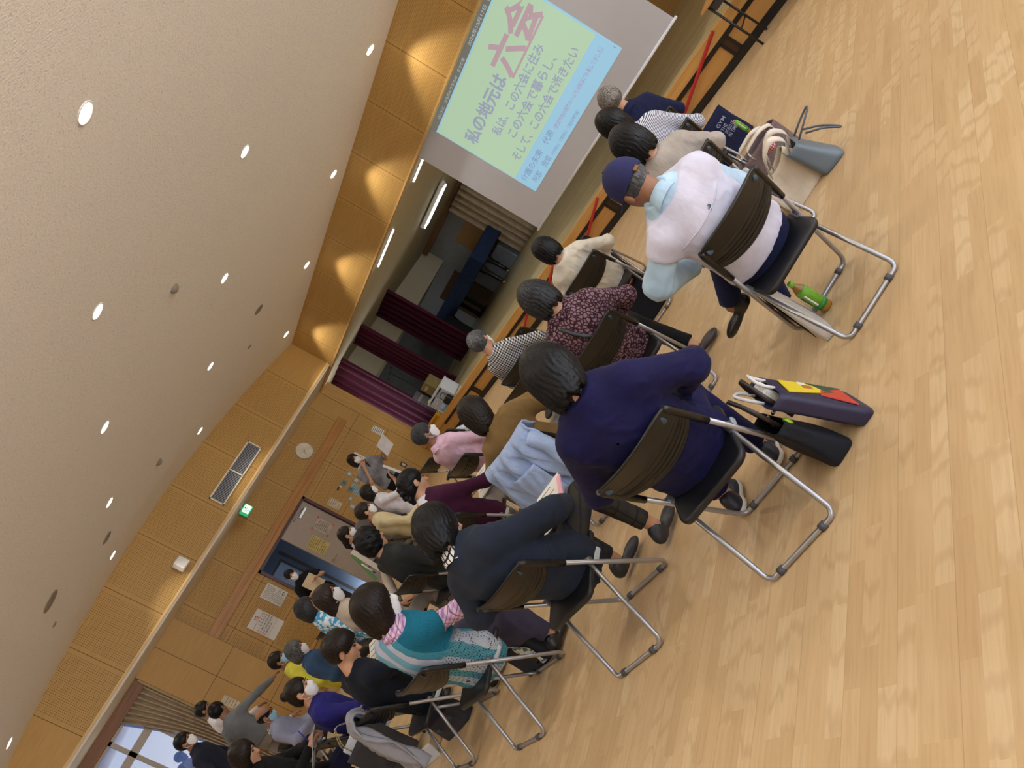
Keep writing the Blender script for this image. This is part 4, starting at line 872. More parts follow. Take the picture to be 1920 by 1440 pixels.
F_door = stand('person in a black t-shirt holding a beige clipboard in front of the doorway', -12.9, 4.27, -106, head=(0, .02, 1.575), hp=10, hy=4, hair='bun', hairm=BLACKH, mask=MASKW, top=BLACKT, bottom=GREYT, hem=-.1, sleeve='short', elR=(.26, .06, 1.14), wrR=(.12, .30, 1.14), elL=(-.26, .08, 1.14), wrL=(-.12, .32, 1.22), seed=33, vox=.014, far=True)
F_gsw = stand('person in a heather grey sweater seen from behind pointing with an outstretched arm', -10.87, 1.66, 42, head=(0, .04, 1.54), hp=16, hy=0, hair='short', ht=.018, top=GREYSW, bottom=KHAKI, topname='sweater', hem=-.05, bulk=1.05, sw=.175, elR=(.34, .26, 1.22), wrR=(.40, .50, 1.14), hdR=(.3, 1, -.1), curlR=.3, elL=(-.32, -.06, 1.10), wrL=(-.28, .06, .88), seed=34, skin=SK2, vox=.015, far=True)
F_wsh = stand('tall person with black hair in a white shirt behind the heather sweater', -11.77, 1.75, -5, head=(0, .02, 1.715), hp=8, hy=-25, hair='short', top=WHITES, bottom=SUIT, hem=-.05, sw=.175, seed=35, collar=WHITES, skin=SK2, elR=(.3, .05, 1.2), wrR=(.2, .3, 1.1), hip=(0, 0, .97), **C_)
F_suit = stand('person in a dark navy suit with a face mask standing at the window', -10.53, 1.16, -32, head=(0, .04, 1.71), hp=4, hy=-8, hair='short', top=SUIT, bottom=SUIT, topname='suit_jacket', hem=-.2, sw=.175, bulk=1.03, seed=36, collar=WHITES, mask=MASKW, skin=SK2, elR=(.30, .0, 1.2), wrR=(.28, .12, .98), elL=(-.30, .0, 1.2), wrL=(-.28, .12, .98), hip=(0, 0, .97), **C_)
# ---- empty chairs
add_chair('empty folding chair in front of the person in the cream blouse, paper on its seat', -4.755, 5.413, 32)
add_chair('empty folding chair behind the gingham shirt', -4.73, 3.71, 22)
add_chair('empty folding chair in front of the gingham shirt, nearer the stage', -6.11, 5.275, 18)
add_chair('empty folding chair in front of the pink shirt, nearest the left wall', -8.78, 4.97, 3)
add_chair('folding chair in front of the pink shirt holding a white package', -8.36, 5.20, 5)
add_chair('folding chair seen edge-on before the long wall table', -12.2, 3.42, 8)
# ================================================================== THINGS OF THE HALL
# ---- projection screen with the slide
SCR = thing('projection_screen', 'white projection screen hanging before the stage, showing a yellow-green slide of Japanese writing', 'projection screen', (-5.94, 9.0, 0.87))
SY = 9.0
def scr(g, x0, x1, z0, z1, y, mi=0): g.quad((x0 + 5.94, y - 9, z0 - .87), (x1 + 5.94, y - 9, z0 - .87), (x1 + 5.94, y - 9, z1 - .87), (x0 + 5.94, y - 9, z1 - .87), mi)
g = G(); g.box((-7.8 + 5.94, 0, 0), (-4.06 + 5.94, .004, 2.14)); fab = part(SCR, 'screen_fabric', g, plain('screen_fabric', srgb(200, 204, 216), .9, var=.01))
g = G(); g.tube([(-7.83 + 5.94, 0, 0), (-4.03 + 5.94, 0, 0)], .017, 12); part(SCR, 'bottom_bar', g, plain('white_bar', srgb(224, 228, 236), .4))
def beam(name, c, s=1.0):
    m = emit(name, srgb(*c), s); m.node_tree.nodes['Principled BSDF'].inputs['Base Color'].default_value = c4(tuple(k * .3 for k in srgb(*c))); m.node_tree.nodes['Principled BSDF'].inputs['Roughness'].default_value = .9; return m
SE = .68
g = G(); scr(g, -7.22, -4.69, 1.21, 2.94, 8.996); sl = part(SCR, 'projected_slide', g, beam('slide_border_cyan', (164, 216, 240), SE))
g = G(); scr(g, -7.205, -4.72, 1.57, 2.85, 8.994); part(sl, 'yellow_panel', g, beam('slide_yellow_green', (190, 222, 190), SE))
g = G(); scr(g, -7.205, -4.70, 1.225, 1.57, 8.994); part(sl, 'blue_band', g, beam('slide_blue', (164, 214, 242), SE))
g = G(); scr(g, -7.22, -4.0, 2.872, 2.97, 8.992); part(sl, 'dark_band', g, beam('slide_dark_band', (140, 140, 130), .5))
def line(body, x0, x1, z, h, mat, name, bold=.02, y=8.990):
    g = G(); T, F = text_geo(body, 1.0, bold); w = T[:, 0].max() - T[:, 0].min(); hh = 1.0
    g.add(np.stack([(T[:, 0] - T[:, 0].min()) * (x1 - x0) / w + x0 + 5.94, np.full(len(T), y - 9), T[:, 1] * h + z - .87], 1), F, False); return part(sl, name, g, mat)
MAUVE = beam('slide_mauve', (164, 174, 196), SE); SALMON = beam('slide_salmon', (196, 168, 178), SE); ROSE = beam('slide_rose', (176, 168, 204), SE); BLUEG = beam('slide_blue_grey', (144, 170, 206), SE); PALEW = beam('slide_pale', (190, 208, 206), SE)
line('私の地元は', -7.06, -5.87, 2.29, .235, MAUVE, 'title_lettering', .03)
line('六会', -5.84, -4.80, 2.28, .47, SALMON, 'large_lettering', .03)
g = G(); scr(g, -5.82, -4.88, 2.215, 2.245, 8.990); part(sl, 'underline', g, SALMON)
line('私は、この六会に住み', -6.72, -5.21, 2.045, .155, MAUVE, 'lettering'); line('この六会で暮らし、', -6.61, -5.25, 1.845, .155, MAUVE, 'lettering'); line('そして、この六会で逝きたい', -6.91, -5.0, 1.64, .155, MAUVE, 'lettering')
line('介護の未来　代表', -7.16, -6.18, 1.405, .115, BLUEG, 'lettering', .01); line('（藤沢市内の特養ホームで10年ほど仕事してました）', -6.13, -4.82, 1.40, .07, ROSE, 'lettering', .012)
line('阿部　充宏', -7.06, -6.56, 1.265, .10, BLUEG, 'lettering', .01); line('（社会福祉士・介護福祉士・介護支援専門員）', -6.52, -5.72, 1.26, .055, BLUEG, 'lettering', .008); line('1', -4.735, -4.718, 1.28, .04, BLUEG, 'lettering')
line('はじめに　はなのもりひろば　まつり意', -6.99, -5.95, 2.895, .048, PALEW, 'lettering', .004, 8.988); line('2024年10月17日（木）', -5.75, -4.95, 2.895, .055, PALEW, 'lettering', .004, 8.988)
# ---- stage curtains
def curtain(label, x0, x1, y, z0, z1, amp, waves, mat, seed, name='stage_curtain'):
    t = thing(name, label, 'curtain', ((x0 + x1) / 2, y, z0)); rs = np.random.RandomState(seed); n = max(40, waves * 8)
    u = np.linspace(0, 1, n); v = np.linspace(0, 1, 9); ph = np.cumsum(.6 + .8 * rs.rand(n)); ph = ph / ph[-1] * waves * 2 * np.pi
    P = np.array([[((x0 + (x1 - x0) * a) - (x0 + x1) / 2, amp * math.sin(p) * (.7 + .3 * b) + .01 * math.sin(p * 2.3 + b * 3), b * (z1 - z0)) for b in v] for a, p in zip(u, ph)])
    g = G(); g.sheet(P, .006); part(t, 'drape', g, mat)
    g = G(); g.tube([(-(x1 - x0) / 2, 0, z1 - z0 + .01), ((x1 - x0) / 2, 0, z1 - z0 + .01)], .012, 8); part(t, 'rail', g, DKGREY); return t
VELV = cloth('maroon_velvet', srgb(70, 14, 38), .8, .1, 300); BEIGEC = cloth('beige_curtain', srgb(178, 160, 134), .9, .1, 300)
curtain('wide maroon stage curtain at the left edge of the stage, nearest the hall', -17.2, -14.83, 9.85, .475, 3.0, .05, 9, VELV, 1)
curtain('narrow maroon stage curtain, middle one of the three', -15.05, -14.2, 10.5, .475, 2.98, .06, 6, VELV, 2)
curtain('maroon stage curtain beside the covered piano, farthest back of the three', -15.5, -14.35, 11.9, .475, 2.92, .07, 6, VELV, 3)
curtain('beige curtain on the back wall of the stage behind the screen', -13.85, -8.5, 14.75, .475, 2.62, .06, 26, BEIGEC, 4)
# ---- stage lights
for (x0, x1, y, z, lab) in ((-11.04, -9.94, 9.5, 2.97, 'narrow lit tube lamp on the stage ceiling, left one of two'), (-8.75, -7.6, 9.5, 2.97, 'narrow lit tube lamp on the stage ceiling, nearer the screen')):
    t = thing('tube_lamp', lab, 'ceiling light', ((x0 + x1) / 2, y, z)); L = (x1 - x0) / 2
    g = G(); g.box((-L, -.03, .012), (L, .03, .06)); part(t, 'housing', g, RIMW); g = G(); g.tube([(-L + .02, 0, 0), (L - .02, 0, 0)], .016, 10); part(t, 'tube', g, emit('tube_glow', (.95, .98, 1.0), 5.0))
    ld = bpy.data.lights.new('lamp_light', 'AREA'); ld.shape = 'RECTANGLE'; ld.size = x1 - x0; ld.size_y = .05; ld.energy = 9; ld.color = (1, .97, .9); lo = bpy.data.objects.new('lamp_light', ld); COL.objects.link(lo); lo.parent = t; lo.location = (0, 0, -.025)
t = thing('fluorescent_lamp', 'twin-tube fluorescent lamp hanging over the dark stage', 'ceiling light', (-11.62, 12.3, 2.73))
g = G(); g.box((-.68, -.11, .03), (.68, .11, .12), bev=.02); part(t, 'housing', g, RIMW)
for yy in (-.075, .075): g = G(); g.tube([(-.64, yy, .012), (.64, yy, .012)], .017, 10); part(t, 'tube', g, emit('tube_glow', (.95, .98, 1.0), 5.0))
ld = bpy.data.lights.new('lamp_light', 'AREA'); ld.shape = 'RECTANGLE'; ld.size = 1.25; ld.size_y = .2; ld.energy = 4; ld.color = (.95, .98, 1); lo = bpy.data.objects.new('lamp_light', ld); COL.objects.link(lo); lo.parent = t; lo.location = (0, 0, -.02)
# ---- covered grand piano
PCOV = cloth('navy_piano_cover', srgb(34, 50, 84), .7, .5, 200); GLOSSB = plain('black_lacquer', (.006, .006, .007), .15)
t = thing('grand_piano', 'grand piano under a navy cloth cover on the stage', 'piano', (-14.9, 14.0, .47))
g = G(); nu, nv = 40, 14; out = [(1.50, -.70), (1.50, .55), (1.42, .70), (.6, .72), (-.2, .74), (-.9, .72), (-1.45, .6), (-1.55, .2), (-1.55, -.68)]
op = bend(out + [out[0]], .12, 5)[:, :2]
R_ = []
for sc, z in ((.02, 1.10), (.6, 1.105), (.97, 1.10), (1.0, 1.08), (1.008, 1.0), (1.0, .9), (1.012, .76), (1.012, .72), (.98, .72)):
    R_.append([(x * sc + .004 * math.sin(k * 1.7) * (z < .95), y * sc + .006 * math.sin(k * 2.3) * (z < .95), z - .05 * (z < .8) * (x < .2)) for k, (x, y) in enumerate(op)])
g.grid(np.array(R_).transpose(1, 0, 2)[::-1], closed_u=False); part(t, 'cover', g, PCOV)
g = G(); g.box((-1.5, -.66, .70), (1.46, .66, .80)); part(t, 'case', g, GLOSSB)
for (x, y) in ((1.08, -.45), (-1.2, -.45), (.6, .45)):
    g = G(); g.lathe([(.05, .09), (.055, .12), (.05, .3), (.065, .5), (.10, .66), (.11, .72)], 16, c=(x, y, 0)); lg = part(t, 'leg', g, GLOSSB); g = G(); g.lathe([(.01, -.03), (.045, -.02), (.045, .02), (.01, .03)], 14, M=Matrix.Translation((x, y, .045)) @ Matrix.Rotation(math.pi / 2, 4, 'Y')); g.tube([(x, y, .045), (x, y, .1)], .02, 8); part(lg, 'caster', g, plain('brass', (.6, .42, .16), .3, 1.0))
g = G(); g.box((-.5, -.5, .1), (-.42, -.42, .7)); g.box((-.2, -.5, .1), (-.12, -.42, .7)); g.box((-.52, -.52, .06), (-.1, -.38, .14)); part(t, 'pedal_lyre', g, GLOSSB)
t = thing('cabinet', 'low grey-white cabinet behind the piano legs', 'cabinet', (-14.55, 14.95, .47)); g = G(); g.box((-.55, -.18, 0), (.55, .18, .62), bev=.01); part(t, 'body', g, plain('grey_white_laminate', srgb(160, 170, 184), .5)); g = G(); g.box((-.004, -.186, .04), (.004, -.18, .6)); g.box((.03, -.2, .3), (.05, -.18, .42)); part(t, 'door_edge', g, DKGREY)
t = thing('equipment_rack', 'black equipment rack with pale strips left of the piano', 'equipment', (-15.95, 12.9, .47)); g = G(); g.box((-.35, -.3, .04), (.35, .3, .85), bev=.02); part(t, 'case', g, BLACKP)
for k in range(3): g = G(); g.box((-.30, -.315, .30 + .14 * k), (.30, -.30, .34 + .14 * k)); part(t, 'panel_strip', g, plain('dim_cream_strip', srgb(150, 138, 110), .5))
for k in range(2): g = G(); g.box((-.33 + .62 * k, -.28, 0), (-.27 + .62 * k, .28, .05)); part(t, 'runner', g, BLACKP)
for i, (x, y, h, lab) in enumerate(((-17.3, 12.2, 1.55, 'tall dark music stand at the back of the stage, left one'), (-17.0, 11.6, 1.45, 'tall dark music stand at the back of the stage, right one'))):
    t = thing('music_stand', lab, 'stand', (x, y, .47)); g = G(); g.tube([(0, 0, .1), (0, 0, h)], .012, 8); part(t, 'pole', g, BLACKP)
    for k in range(3): a = k * 2.09; g = G(); g.tube([(0, 0, .25), (.25 * math.cos(a), .25 * math.sin(a), .01)], .01, 6); part(t, 'leg', g, BLACKP)
    g = G(); g.tube([(-.3, 0, h - .05), (.25, 0, h + .02)], .009, 6); g.lathe([(.02, 0), (.02, .06)], 10, c=(-.3, 0, h - .09)); part(t, 'boom', g, BLACKP)
# ---- things standing on the stage edge
WPL = plain('white_translucent_plastic', srgb(206, 214, 226), .35, var=.03)
t = thing('plastic_crate', 'white plastic drawer box on the stage edge', 'box', (-12.98, 9.02, .475), math.radians(8))
g = G(); g.box((-.33, -.16, 0), (.33, .17, .02)); g.box((-.33, .15, 0), (.33, .17, .35)); g.box((-.33, -.16, 0), (-.31, .17, .35)); g.box((.31, -.16, 0), (.33, .17, .35)); g.box((-.34, -.17, .335), (.34, .18, .36)); g.box((-.01, -.16, 0), (.01, .17, .34)); part(t, 'frame', g, WPL)
for k in (-1, 1): g = G(); g.box((k * .16 - .14, -.165, .03), (k * .16 + .14, .12, .30), bev=.01); dr = part(t, 'drawer', g, plain('pale_grey_drawer', srgb(176, 184, 198), .35)); g = G(); g.box((k * .16 - .05, -.18, .2), (k * .16 + .05, -.165, .22)); part(dr, 'handle', g, WPL)
t = thing('camera_case', 'small black case with a carry strap on the stage edge by the white box', 'case', (-12.78, 8.84, .475), .2); g = G(); g.box((-.11, -.06, 0), (.11, .06, .14), bev=.02); part(t, 'case', g, BLACKP); g = G(); g.tube(bend([(-.1, 0, .12), (-.09, 0, .24), (.09, 0, .26), (.1, 0, .12)], .06), .008, 6); part(t, 'strap', g, BLACKP)
t = thing('storage_box', 'olive-brown storage box stacked behind the white box on the stage', 'box', (-13.5, 9.45, .475)); g = G(); g.box((-.17, -.14, .35), (.17, .14, .63), bev=.01); part(t, 'body', g, plain('olive_brown_card', srgb(120, 106, 62), .7)); g = G(); g.box((-.08, -.15, .5), (.08, -.14, .56)); part(t, 'label_window', g, plain('straw_label', srgb(176, 156, 96), .6)); g = G(); g.box((-.19, -.15, 0), (.19, .15, .35), bev=.01); part(t, 'base_box', g, plain('kraft_card', srgb(150, 124, 82), .8))
t = thing('speaker_cabinet', 'black amplifier box on the stage behind the storage box', 'speaker', (-13.98, 9.5, .475)); g = G(); g.box((-.18, -.15, 0), (.18, .15, .68), bev=.01); part(t, 'cabinet', g, BLACKP); g = G(); g.box((-.15, -.157, .5), (.15, -.15, .56)); part(t, 'front_strip', g, plain('grey_strip', srgb(110, 112, 116), .4))
t = thing('sticky_note_pad', 'pale yellow note pad on the stage edge beside the maroon curtain', 'note pad', (-13.36, 8.97, .475)); g = G(); g.box((-.055, -.02, .28), (.055, .005, .38)); part(t, 'pad', g, plain('pale_yellow_paper', srgb(216, 218, 120), .8)); g = G(); g.box((-.12, -.015, 0), (.16, .02, .28), bev=.004); part(t, 'backing_box', g, plain('white_card', srgb(214, 216, 222), .7))
t = thing('tape_roll', 'roll of white tape on the stage edge', 'tape', (-13.30, 8.83, .475), 0); g = G(); a = np.linspace(0, 2 * np.pi, 25)[:-1]; g.grid(np.array([[(r * math.cos(q), y, .055 + r * math.sin(q)) for (r, y) in ((.035, -.02), (.055, -.02), (.055, .02), (.035, .02), (.035, -.02))] for q in a]), closed_u=True); part(t, 'roll', g, plain('cream_tape', srgb(226, 220, 206), .6))
t = thing('plastic_bag', 'crumpled pale blue plastic bag on the stage edge in front of the white box', 'bag', (-13.12, 8.86, .475)); g = G(); add_sdf(g, lambda P: ell(P, (0, 0, .05), (.11, .06, .07)) - .014 * wob(P, 4, 40, 5), (-.14, -.09, -.02), (.14, .09, .14), .01); part(t, 'bag', g, plain('pale_blue_film', srgb(140, 186, 222), .3))
t = thing('folded_card', 'mustard yellow box lying on the stage edge by the maroon curtain', 'box', (-13.65, 8.84, .475)); g = G(); g.box((-.26, -.05, 0), (.26, .05, .12), bev=.006); part(t, 'box', g, plain('mustard_card', srgb(206, 156, 28), .7)); g = G(); g.box((-.2, -.053, .04), (.2, -.05, .08)); part(t, 'printed_strip', g, plain('ochre_print', srgb(170, 120, 20), .7))
# ---- red ribbon strips on the stage front, and the small sign
RED = plain('red_cloth_tape', srgb(186, 40, 42), .6, var=.08)
for (x0, z0, x1, z1, lab, yl) in ((-3.82, .462, -4.93, .13, 'slanting red ribbon on the stage front, rightmost and longest', 0), (-6.54, .44, -7.34, .20, 'slanting red ribbon on the stage front with a yellow end, under the screen corner', 1), (-7.86, .45, -8.62, .235, 'slanting red ribbon on the stage front above the small white sign', 0), (-9.0, .36, -9.72, .155, 'slanting red ribbon on the stage front, leftmost', 0)):
    t = thing('red_ribbon', lab, 'ribbon', ((x0 + x1) / 2, YS - .045, (z0 + z1) / 2), 0, 'red ribbons on the stage front'); cx, cz = (x0 + x1) / 2, (z0 + z1) / 2
    d = np.array((x1 - x0, z1 - z0)); d = d / np.linalg.norm(d); nn = np.array((-d[1], d[0])) * .02
    P = [[((x0 + (x1 - x0) * u - cx) + s * nn[0], .006 * math.sin(u * 9), (z0 + (z1 - z0) * u - cz) + s * nn[1]) for s in (-1, 1)] for u in np.linspace(0, 1, 16)]
    g = G(); g.sheet(np.array(P), .003); part(t, 'ribbon', g, RED)
    if yl: g = G(); g.box((x1 - cx - .10, -.004, z1 - cz + .01), (x1 - cx + .02, .0, z1 - cz + .06)); part(t, 'yellow_end', g, plain('yellow_tape', srgb(226, 190, 40), .6))
t = thing('small_sign', 'small white sign with black characters on the stage front', 'sign', (-8.5, YS - .035, .12)); g = G(); g.box((-.07, -.004, -.035), (.07, .004, .035)); part(t, 'plate', g, plain('white_card', srgb(214, 216, 222), .7)); g = G(); put_text(g, '禁止', (-.055, -.006, -.018), (1, 0, 0), (0, 0, 1), size=.05, width=.105, bold=.02); part(t, 'lettering', g, BLACKP)
# ---- folding desk at the right front of the stage
t = thing('folding_desk', 'small desk with a wooden top and black metal legs against the stage front', 'table', (-3.25, 8.46, 0))
g = G(); g.box((-.30, -.2, .70), (.9, .26, .73), bev=.004); part(t, 'tabletop', g, solid_wood('desk_top_wood', srgb(186, 138, 78), .4, 0))
for x in (-.22, .8):
    for yy in (-.15, .2): g = G(); g.tube([(x, yy, .70), (x, yy, .0)], .014, 8); part(t, 'leg', g, BLACKP)
    g = G(); g.tube([(x, -.15, .28), (x, .2, .28)], .009, 8); part(t, 'crossbar', g, BLACKP)
g = G(); g.box((-.22, -.14, .60), (.8, .2, .70), bev=.02); part(t, 'shelf', g, DKGREY)
# ---- left wall: clock, vent, exit sign, box, calendar, papers, plates
t = thing('wall_clock', 'round white wall clock on the left wall above the rail', 'clock', (XW, 7.32, 2.60)); Mx = Matrix.Rotation(math.pi / 2, 4, 'Y')
g = G(); g.lathe([(.182, 0), (.185, .02), (.178, .035), (.165, .03)], 40, M=Mx); part(t, 'case', g, plain('cream_clock_case', srgb(216, 208, 190), .4)); g = G(); g.lathe([(.166, .02), (.166, .026)], 40, M=Mx); fc = part(t, 'dial', g, plain('clock_dial', srgb(232, 228, 216), .5, var=.01))
for k in range(12):
    a = math.radians(30 * (k + 1)); g = G(); put_text(g, str(k + 1), (.028, -.135 * -math.sin(a) - 0.0, .135 * math.cos(a) - .014), (0, 1, 0), (0, 0, 1), size=.042, bold=.01, align='CENTER'); part(fc, 'numeral', g, BLACKP)
for L, a, r, nm in ((.085, 222, .007, 'hour_hand'), (.13, 290, .005, 'minute_hand')):
    a = math.radians(a); g = G(); g.tube([(.031, -.02 * math.sin(a), -.02 * math.cos(a)), (.031, L * math.sin(a), L * math.cos(a))], r, 6, flat=.4); part(t, nm, g, BLACKP)
t = thing('air_vent', 'long white air vent with dark louvres on the upper left wall', 'air vent', (XH, 5.74, 3.365)); g = G(); L, Hh = .66, .145
for (y0, y1, z0, z1) in ((-L, L, Hh - .025, Hh), (-L, L, -Hh, -Hh + .025), (-L, -L + .025, -Hh, Hh), (L - .025, L, -Hh, Hh), (-.012, .012, -Hh, Hh)): g.box((0, y0, z0), (.02, y1, z1))
part(t, 'frame', g, plain('cream_vent_frame', srgb(226, 220, 200), .4)); g = G(); g.box((0, -L + .02, -Hh + .02), (.002, L - .02, Hh - .02)); part(t, 'backing', g, BLACKP)
slat = None
for k in range(46):
    y = -L + .04 + k * (2 * L - .08) / 45
    if slat is None: g = G(); g.box((.003, -.0045, -Hh + .025), (.014, .0045, Hh - .025)); slat = part(t, 'louvre', g, plain('pale_louvre', srgb(170, 176, 190), .4)); slat.location = (0, y, 0)
    else: o = slat.copy(); COL.objects.link(o); o.parent = t; o.location = (0, y, 0)
t = thing('exit_sign', 'green running-figure exit sign under the soffit above the doorway', 'sign', (XH - .45, 5.36, 2.885), math.radians(90)); t.scale = (.72, .72, .72); g = G(); g.box((-.17, -.025, -.125), (.17, .025, .125), bev=.006); part(t, 'case', g, plain('exit_case_green', srgb(40, 150, 96), .4)); g = G(); g.box((-.16, -.0275, -.115), (.16, -.025, .115)); fa = part(t, 'face', g, emit('exit_green', srgb(40, 170, 110), .6)); g = G(); g.box((-.08, -.029, -.09), (.15, -.0275, .09)); part(t, 'white_door', g, emit('exit_white', (.75, .95, .85), .8))
g = G(); g.lathe([(.0, 0), (.018, .001), (.018, .002), (0, .003)], 12, c=(0, 0, 0), M=Matrix.Translation((.045, -.031, .055)) @ Matrix.Rotation(math.pi / 2, 4, 'X'))
for pp in ([(.03, .03), (-.02, -.02)], [(.03, .03), (.07, .0), (.05, -.03)], [(.02, .03), (-.03, .02), (-.05, .05)], [(-.02, -.02), (.03, -.05), (.02, -.085)], [(-.02, -.02), (-.06, -.04), (-.09, -.02)]): g.tube([(x, -.031, z) for x, z in pp], .011, 6, flat=.3)
part(fa, 'running_figure', g, plain('exit_dark_green', srgb(20, 120, 76), .5)); g = G(); g.tube([(0, 0, .125), (0, 0, .16)], .02, 8); part(t, 'mount', g, RIMW)
t = thing('wall_box', 'small white box speaker on the upper left wall', 'speaker', (XH, 3.80, 3.26), .25); g = G(); g.box((.0, -.02, -.03), (.05, .02, .03)); part(t, 'bracket', g, DKGREY); g = G(); g.box((.05, -.09, -.10), (.20, .09, .10), bev=.012); part(t, 'case', g, RIMW)
PAPER = plain('white_paper', srgb(226, 224, 218), .8, var=.02); INK = plain('grey_ink', srgb(96, 92, 92), .8); INKR = plain('red_ink', srgb(200, 66, 56), .8); INKB = plain('black_ink', srgb(30, 30, 34), .8)
def sheet_on_wall(name, label, cat, y0, y1, z0, z1, mat=PAPER, x=XW, group=None):
    t = thing(name, label, cat, (x + .004, (y0 + y1) / 2, (z0 + z1) / 2), 0, group); g = G(); g.box((-.002, -(y1 - y0) / 2, -(z1 - z0) / 2), (.002, (y1 - y0) / 2, (z1 - z0) / 2)); part(t, 'sheet', g, mat); return t, (y1 - y0) / 2, (z1 - z0) / 2
def ink_lines(t, w, h, n, mat=INK, top=.85, th=.35, seed=1, name='printed_lines'):
    rs = np.random.RandomState(seed); g = G(); dz = 2 * h * .9 / n
    for k in range(n):
        z = h * top - k * dz; x = -w * .85; 
        while x < w * .8:
            L = (.1 + .25 * rs.rand()) * w; L = min(L, w * .85 - x); g.quad((.0032, x, z - dz * th), (.0032, x + L, z - dz * th), (.0032, x + L, z), (.0032, x, z)); x += L + w * .06
            if rs.rand() < .06: break
    part(t, name, g, mat)
t, w, h = sheet_on_wall('wall_calendar', 'white wall calendar of black and red numbers, left of the doorway', 'calendar', 3.70, 4.08, 1.27, 1.82)
g = G(); put_text(g, '10', (.0034, -w * .15, h * .62), (0, 1, 0), (0, 0, 1), size=.09, bold=.02); part(t, 'month_number', g, INKR); g = G(); g.box((.002, -w, h * .55), (.0034, w, h * .57)); g.box((.002, -w, -h * .5), (.0034, w, -h * .49)); part(t, 'rule', g, INK)
for r in range(5):
    for c in range(7):
        dday = r * 7 + c - 1
        if 1 <= dday <= 31: g = G(); put_text(g, str(dday), (.0034, -w * .82 + c * w * .27, h * .38 - r * h * .18), (0, 1, 0), (0, 0, 1), size=.042, bold=.018, align='CENTER'); part(t, 'day_number', g, INKR if c == 0 else INKB)
t, w, h = sheet_on_wall('wall_notice', 'printed notice with a small round emblem, between the calendar and the doorway', 'notice', 4.28, 4.58, 1.47, 1.89); ink_lines(t, w, h, 20, seed=3); g = G(); a = np.linspace(0, 2 * np.pi, 17)[:-1]; g.tube([(.0035, w * .6 + .03 * math.cos(q), -h * .72 + .022 * math.sin(q)) for q in a], .004, 5, True); part(t, 'emblem', g, INKB)
XL_ = XW - .033
t, w, h = sheet_on_wall('door_notice', 'yellow handwritten notice on the grey door', 'notice', 5.53, 5.82, 1.21, 1.60, plain('yellow_notice_paper', srgb(206, 190, 120), .8), XL_); ink_lines(t, w, h, 9, seed=5, th=.3)
t, w, h = sheet_on_wall('door_notice', 'white notice with red corner tape on the grey door', 'notice', 5.93, 6.19, 1.33, 1.67, plain('greige_notice_paper', srgb(190, 180, 168), .8), XL_); ink_lines(t, w * .8, h, 8, seed=6, th=.3)
for sy in (-1, 1):
    for sz in (-1, 1): g = G(); g.box((.002, sy * w - .022, sz * h - .022), (.004, sy * w + .022, sz * h + .022)); part(t, 'corner_tape', g, plain('pink_red_tape', srgb(206, 104, 104), .7))
t, w, h = sheet_on_wall('wall_notice', 'small white notice high beside the maroon stage curtain', 'notice', 8.51, 8.66, 1.335, 1.60); ink_lines(t, w, h, 6, seed=7, th=.4)
t, w, h = sheet_on_wall('wall_notice', 'pale notice behind the head of the person with the microphone', 'notice', 7.66, 7.86, 1.40, 1.68); ink_lines(t, w, h, 7, seed=8, th=.3)
t, w, h = sheet_on_wall('wall_notice', 'pale paper with grey scribbles beside the door frame', 'notice', 6.50, 6.68, 1.38, 1.655, plain('cream_paper', srgb(206, 196, 172), .8)); ink_lines(t, w, h, 6, seed=9, th=.2)
t, w, h = sheet_on_wall('wall_notice', 'pale blue notice among the switch plates', 'notice', 6.98, 7.20, 1.13, 1.40, plain('pale_blue_paper', srgb(146, 172, 178), .8)); ink_lines(t, w, h, 7, seed=10, th=.25)
t, w, h = sheet_on_wall('wall_notice', 'pale sheet with faint print on the wall bay by the window', 'notice', 2.40, 2.54, 1.28, 1.575, plain('cream_paper', srgb(206, 196, 172), .8), XW + .09); ink_lines(t, w, h, 5, seed=11, th=.2)
PLATE = plain('grey_switch_plate', srgb(150, 146, 138), .4, .2); SWT = plain('pale_switch', srgb(196, 196, 190), .4)
for (y, z, dy, dz, col, lab) in ((7.34, 1.55, .055, .065, 0, 'upper grey wall control plate right of the doorway'), (7.28, 1.36, .055, .065, 0, 'grey wall control plate beside the tweed jacket'), (7.10, 1.56, .06, .055, 1, 'teal-lit wall control unit, upper one'), (7.04, 1.37, .06, .055, 1, 'teal-lit wall control unit, lower one'), (6.86, 1.28, .06, .04, 0, 'small horizontal switch plate near the door'), (6.72, 1.17, .055, .075, 0, 'double switch plate nearest the door frame')):
    t = thing('switch_plate', lab, 'wall switch', (XW, y, z), 0, 'control plates on the left wall'); g = G(); g.box((0, -dy, -dz), (.012, dy, dz), bev=.004); part(t, 'plate', g, PLATE if col == 0 else plain('teal_grey_plate', srgb(108, 136, 128), .4)); g = G(); g.box((.012, -dy * .55, -dz * .5), (.017, dy * .55, dz * .5), bev=.002); part(t, 'switch', g, SWT if col == 0 else plain('dark_display', srgb(70, 92, 96), .3))
t = thing('wall_hook', 'small black hook with a pale tag between the switch plates', 'hook', (XW, 6.93, 1.60)); g = G(); g.box((0, -.05, -.015), (.02, .03, .02), bev=.004); part(t, 'hook', g, BLACKP); g = G(); g.box((0, .045, -.04), (.006, .075, .0)); part(t, 'tag', g, PAPER)
t = thing('wall_outlet', 'dark wall outlet low beside the stage corner', 'outlet', (XW, 8.14, .62)); g = G(); g.box((0, -.05, -.075), (.01, .05, .075), bev=.003); part(t, 'plate', g, plain('bronze_plate', srgb(80, 66, 50), .4)); g = G(); g.box((.01, -.025, -.04), (.014, .025, .04)); part(t, 'socket', g, SWT)
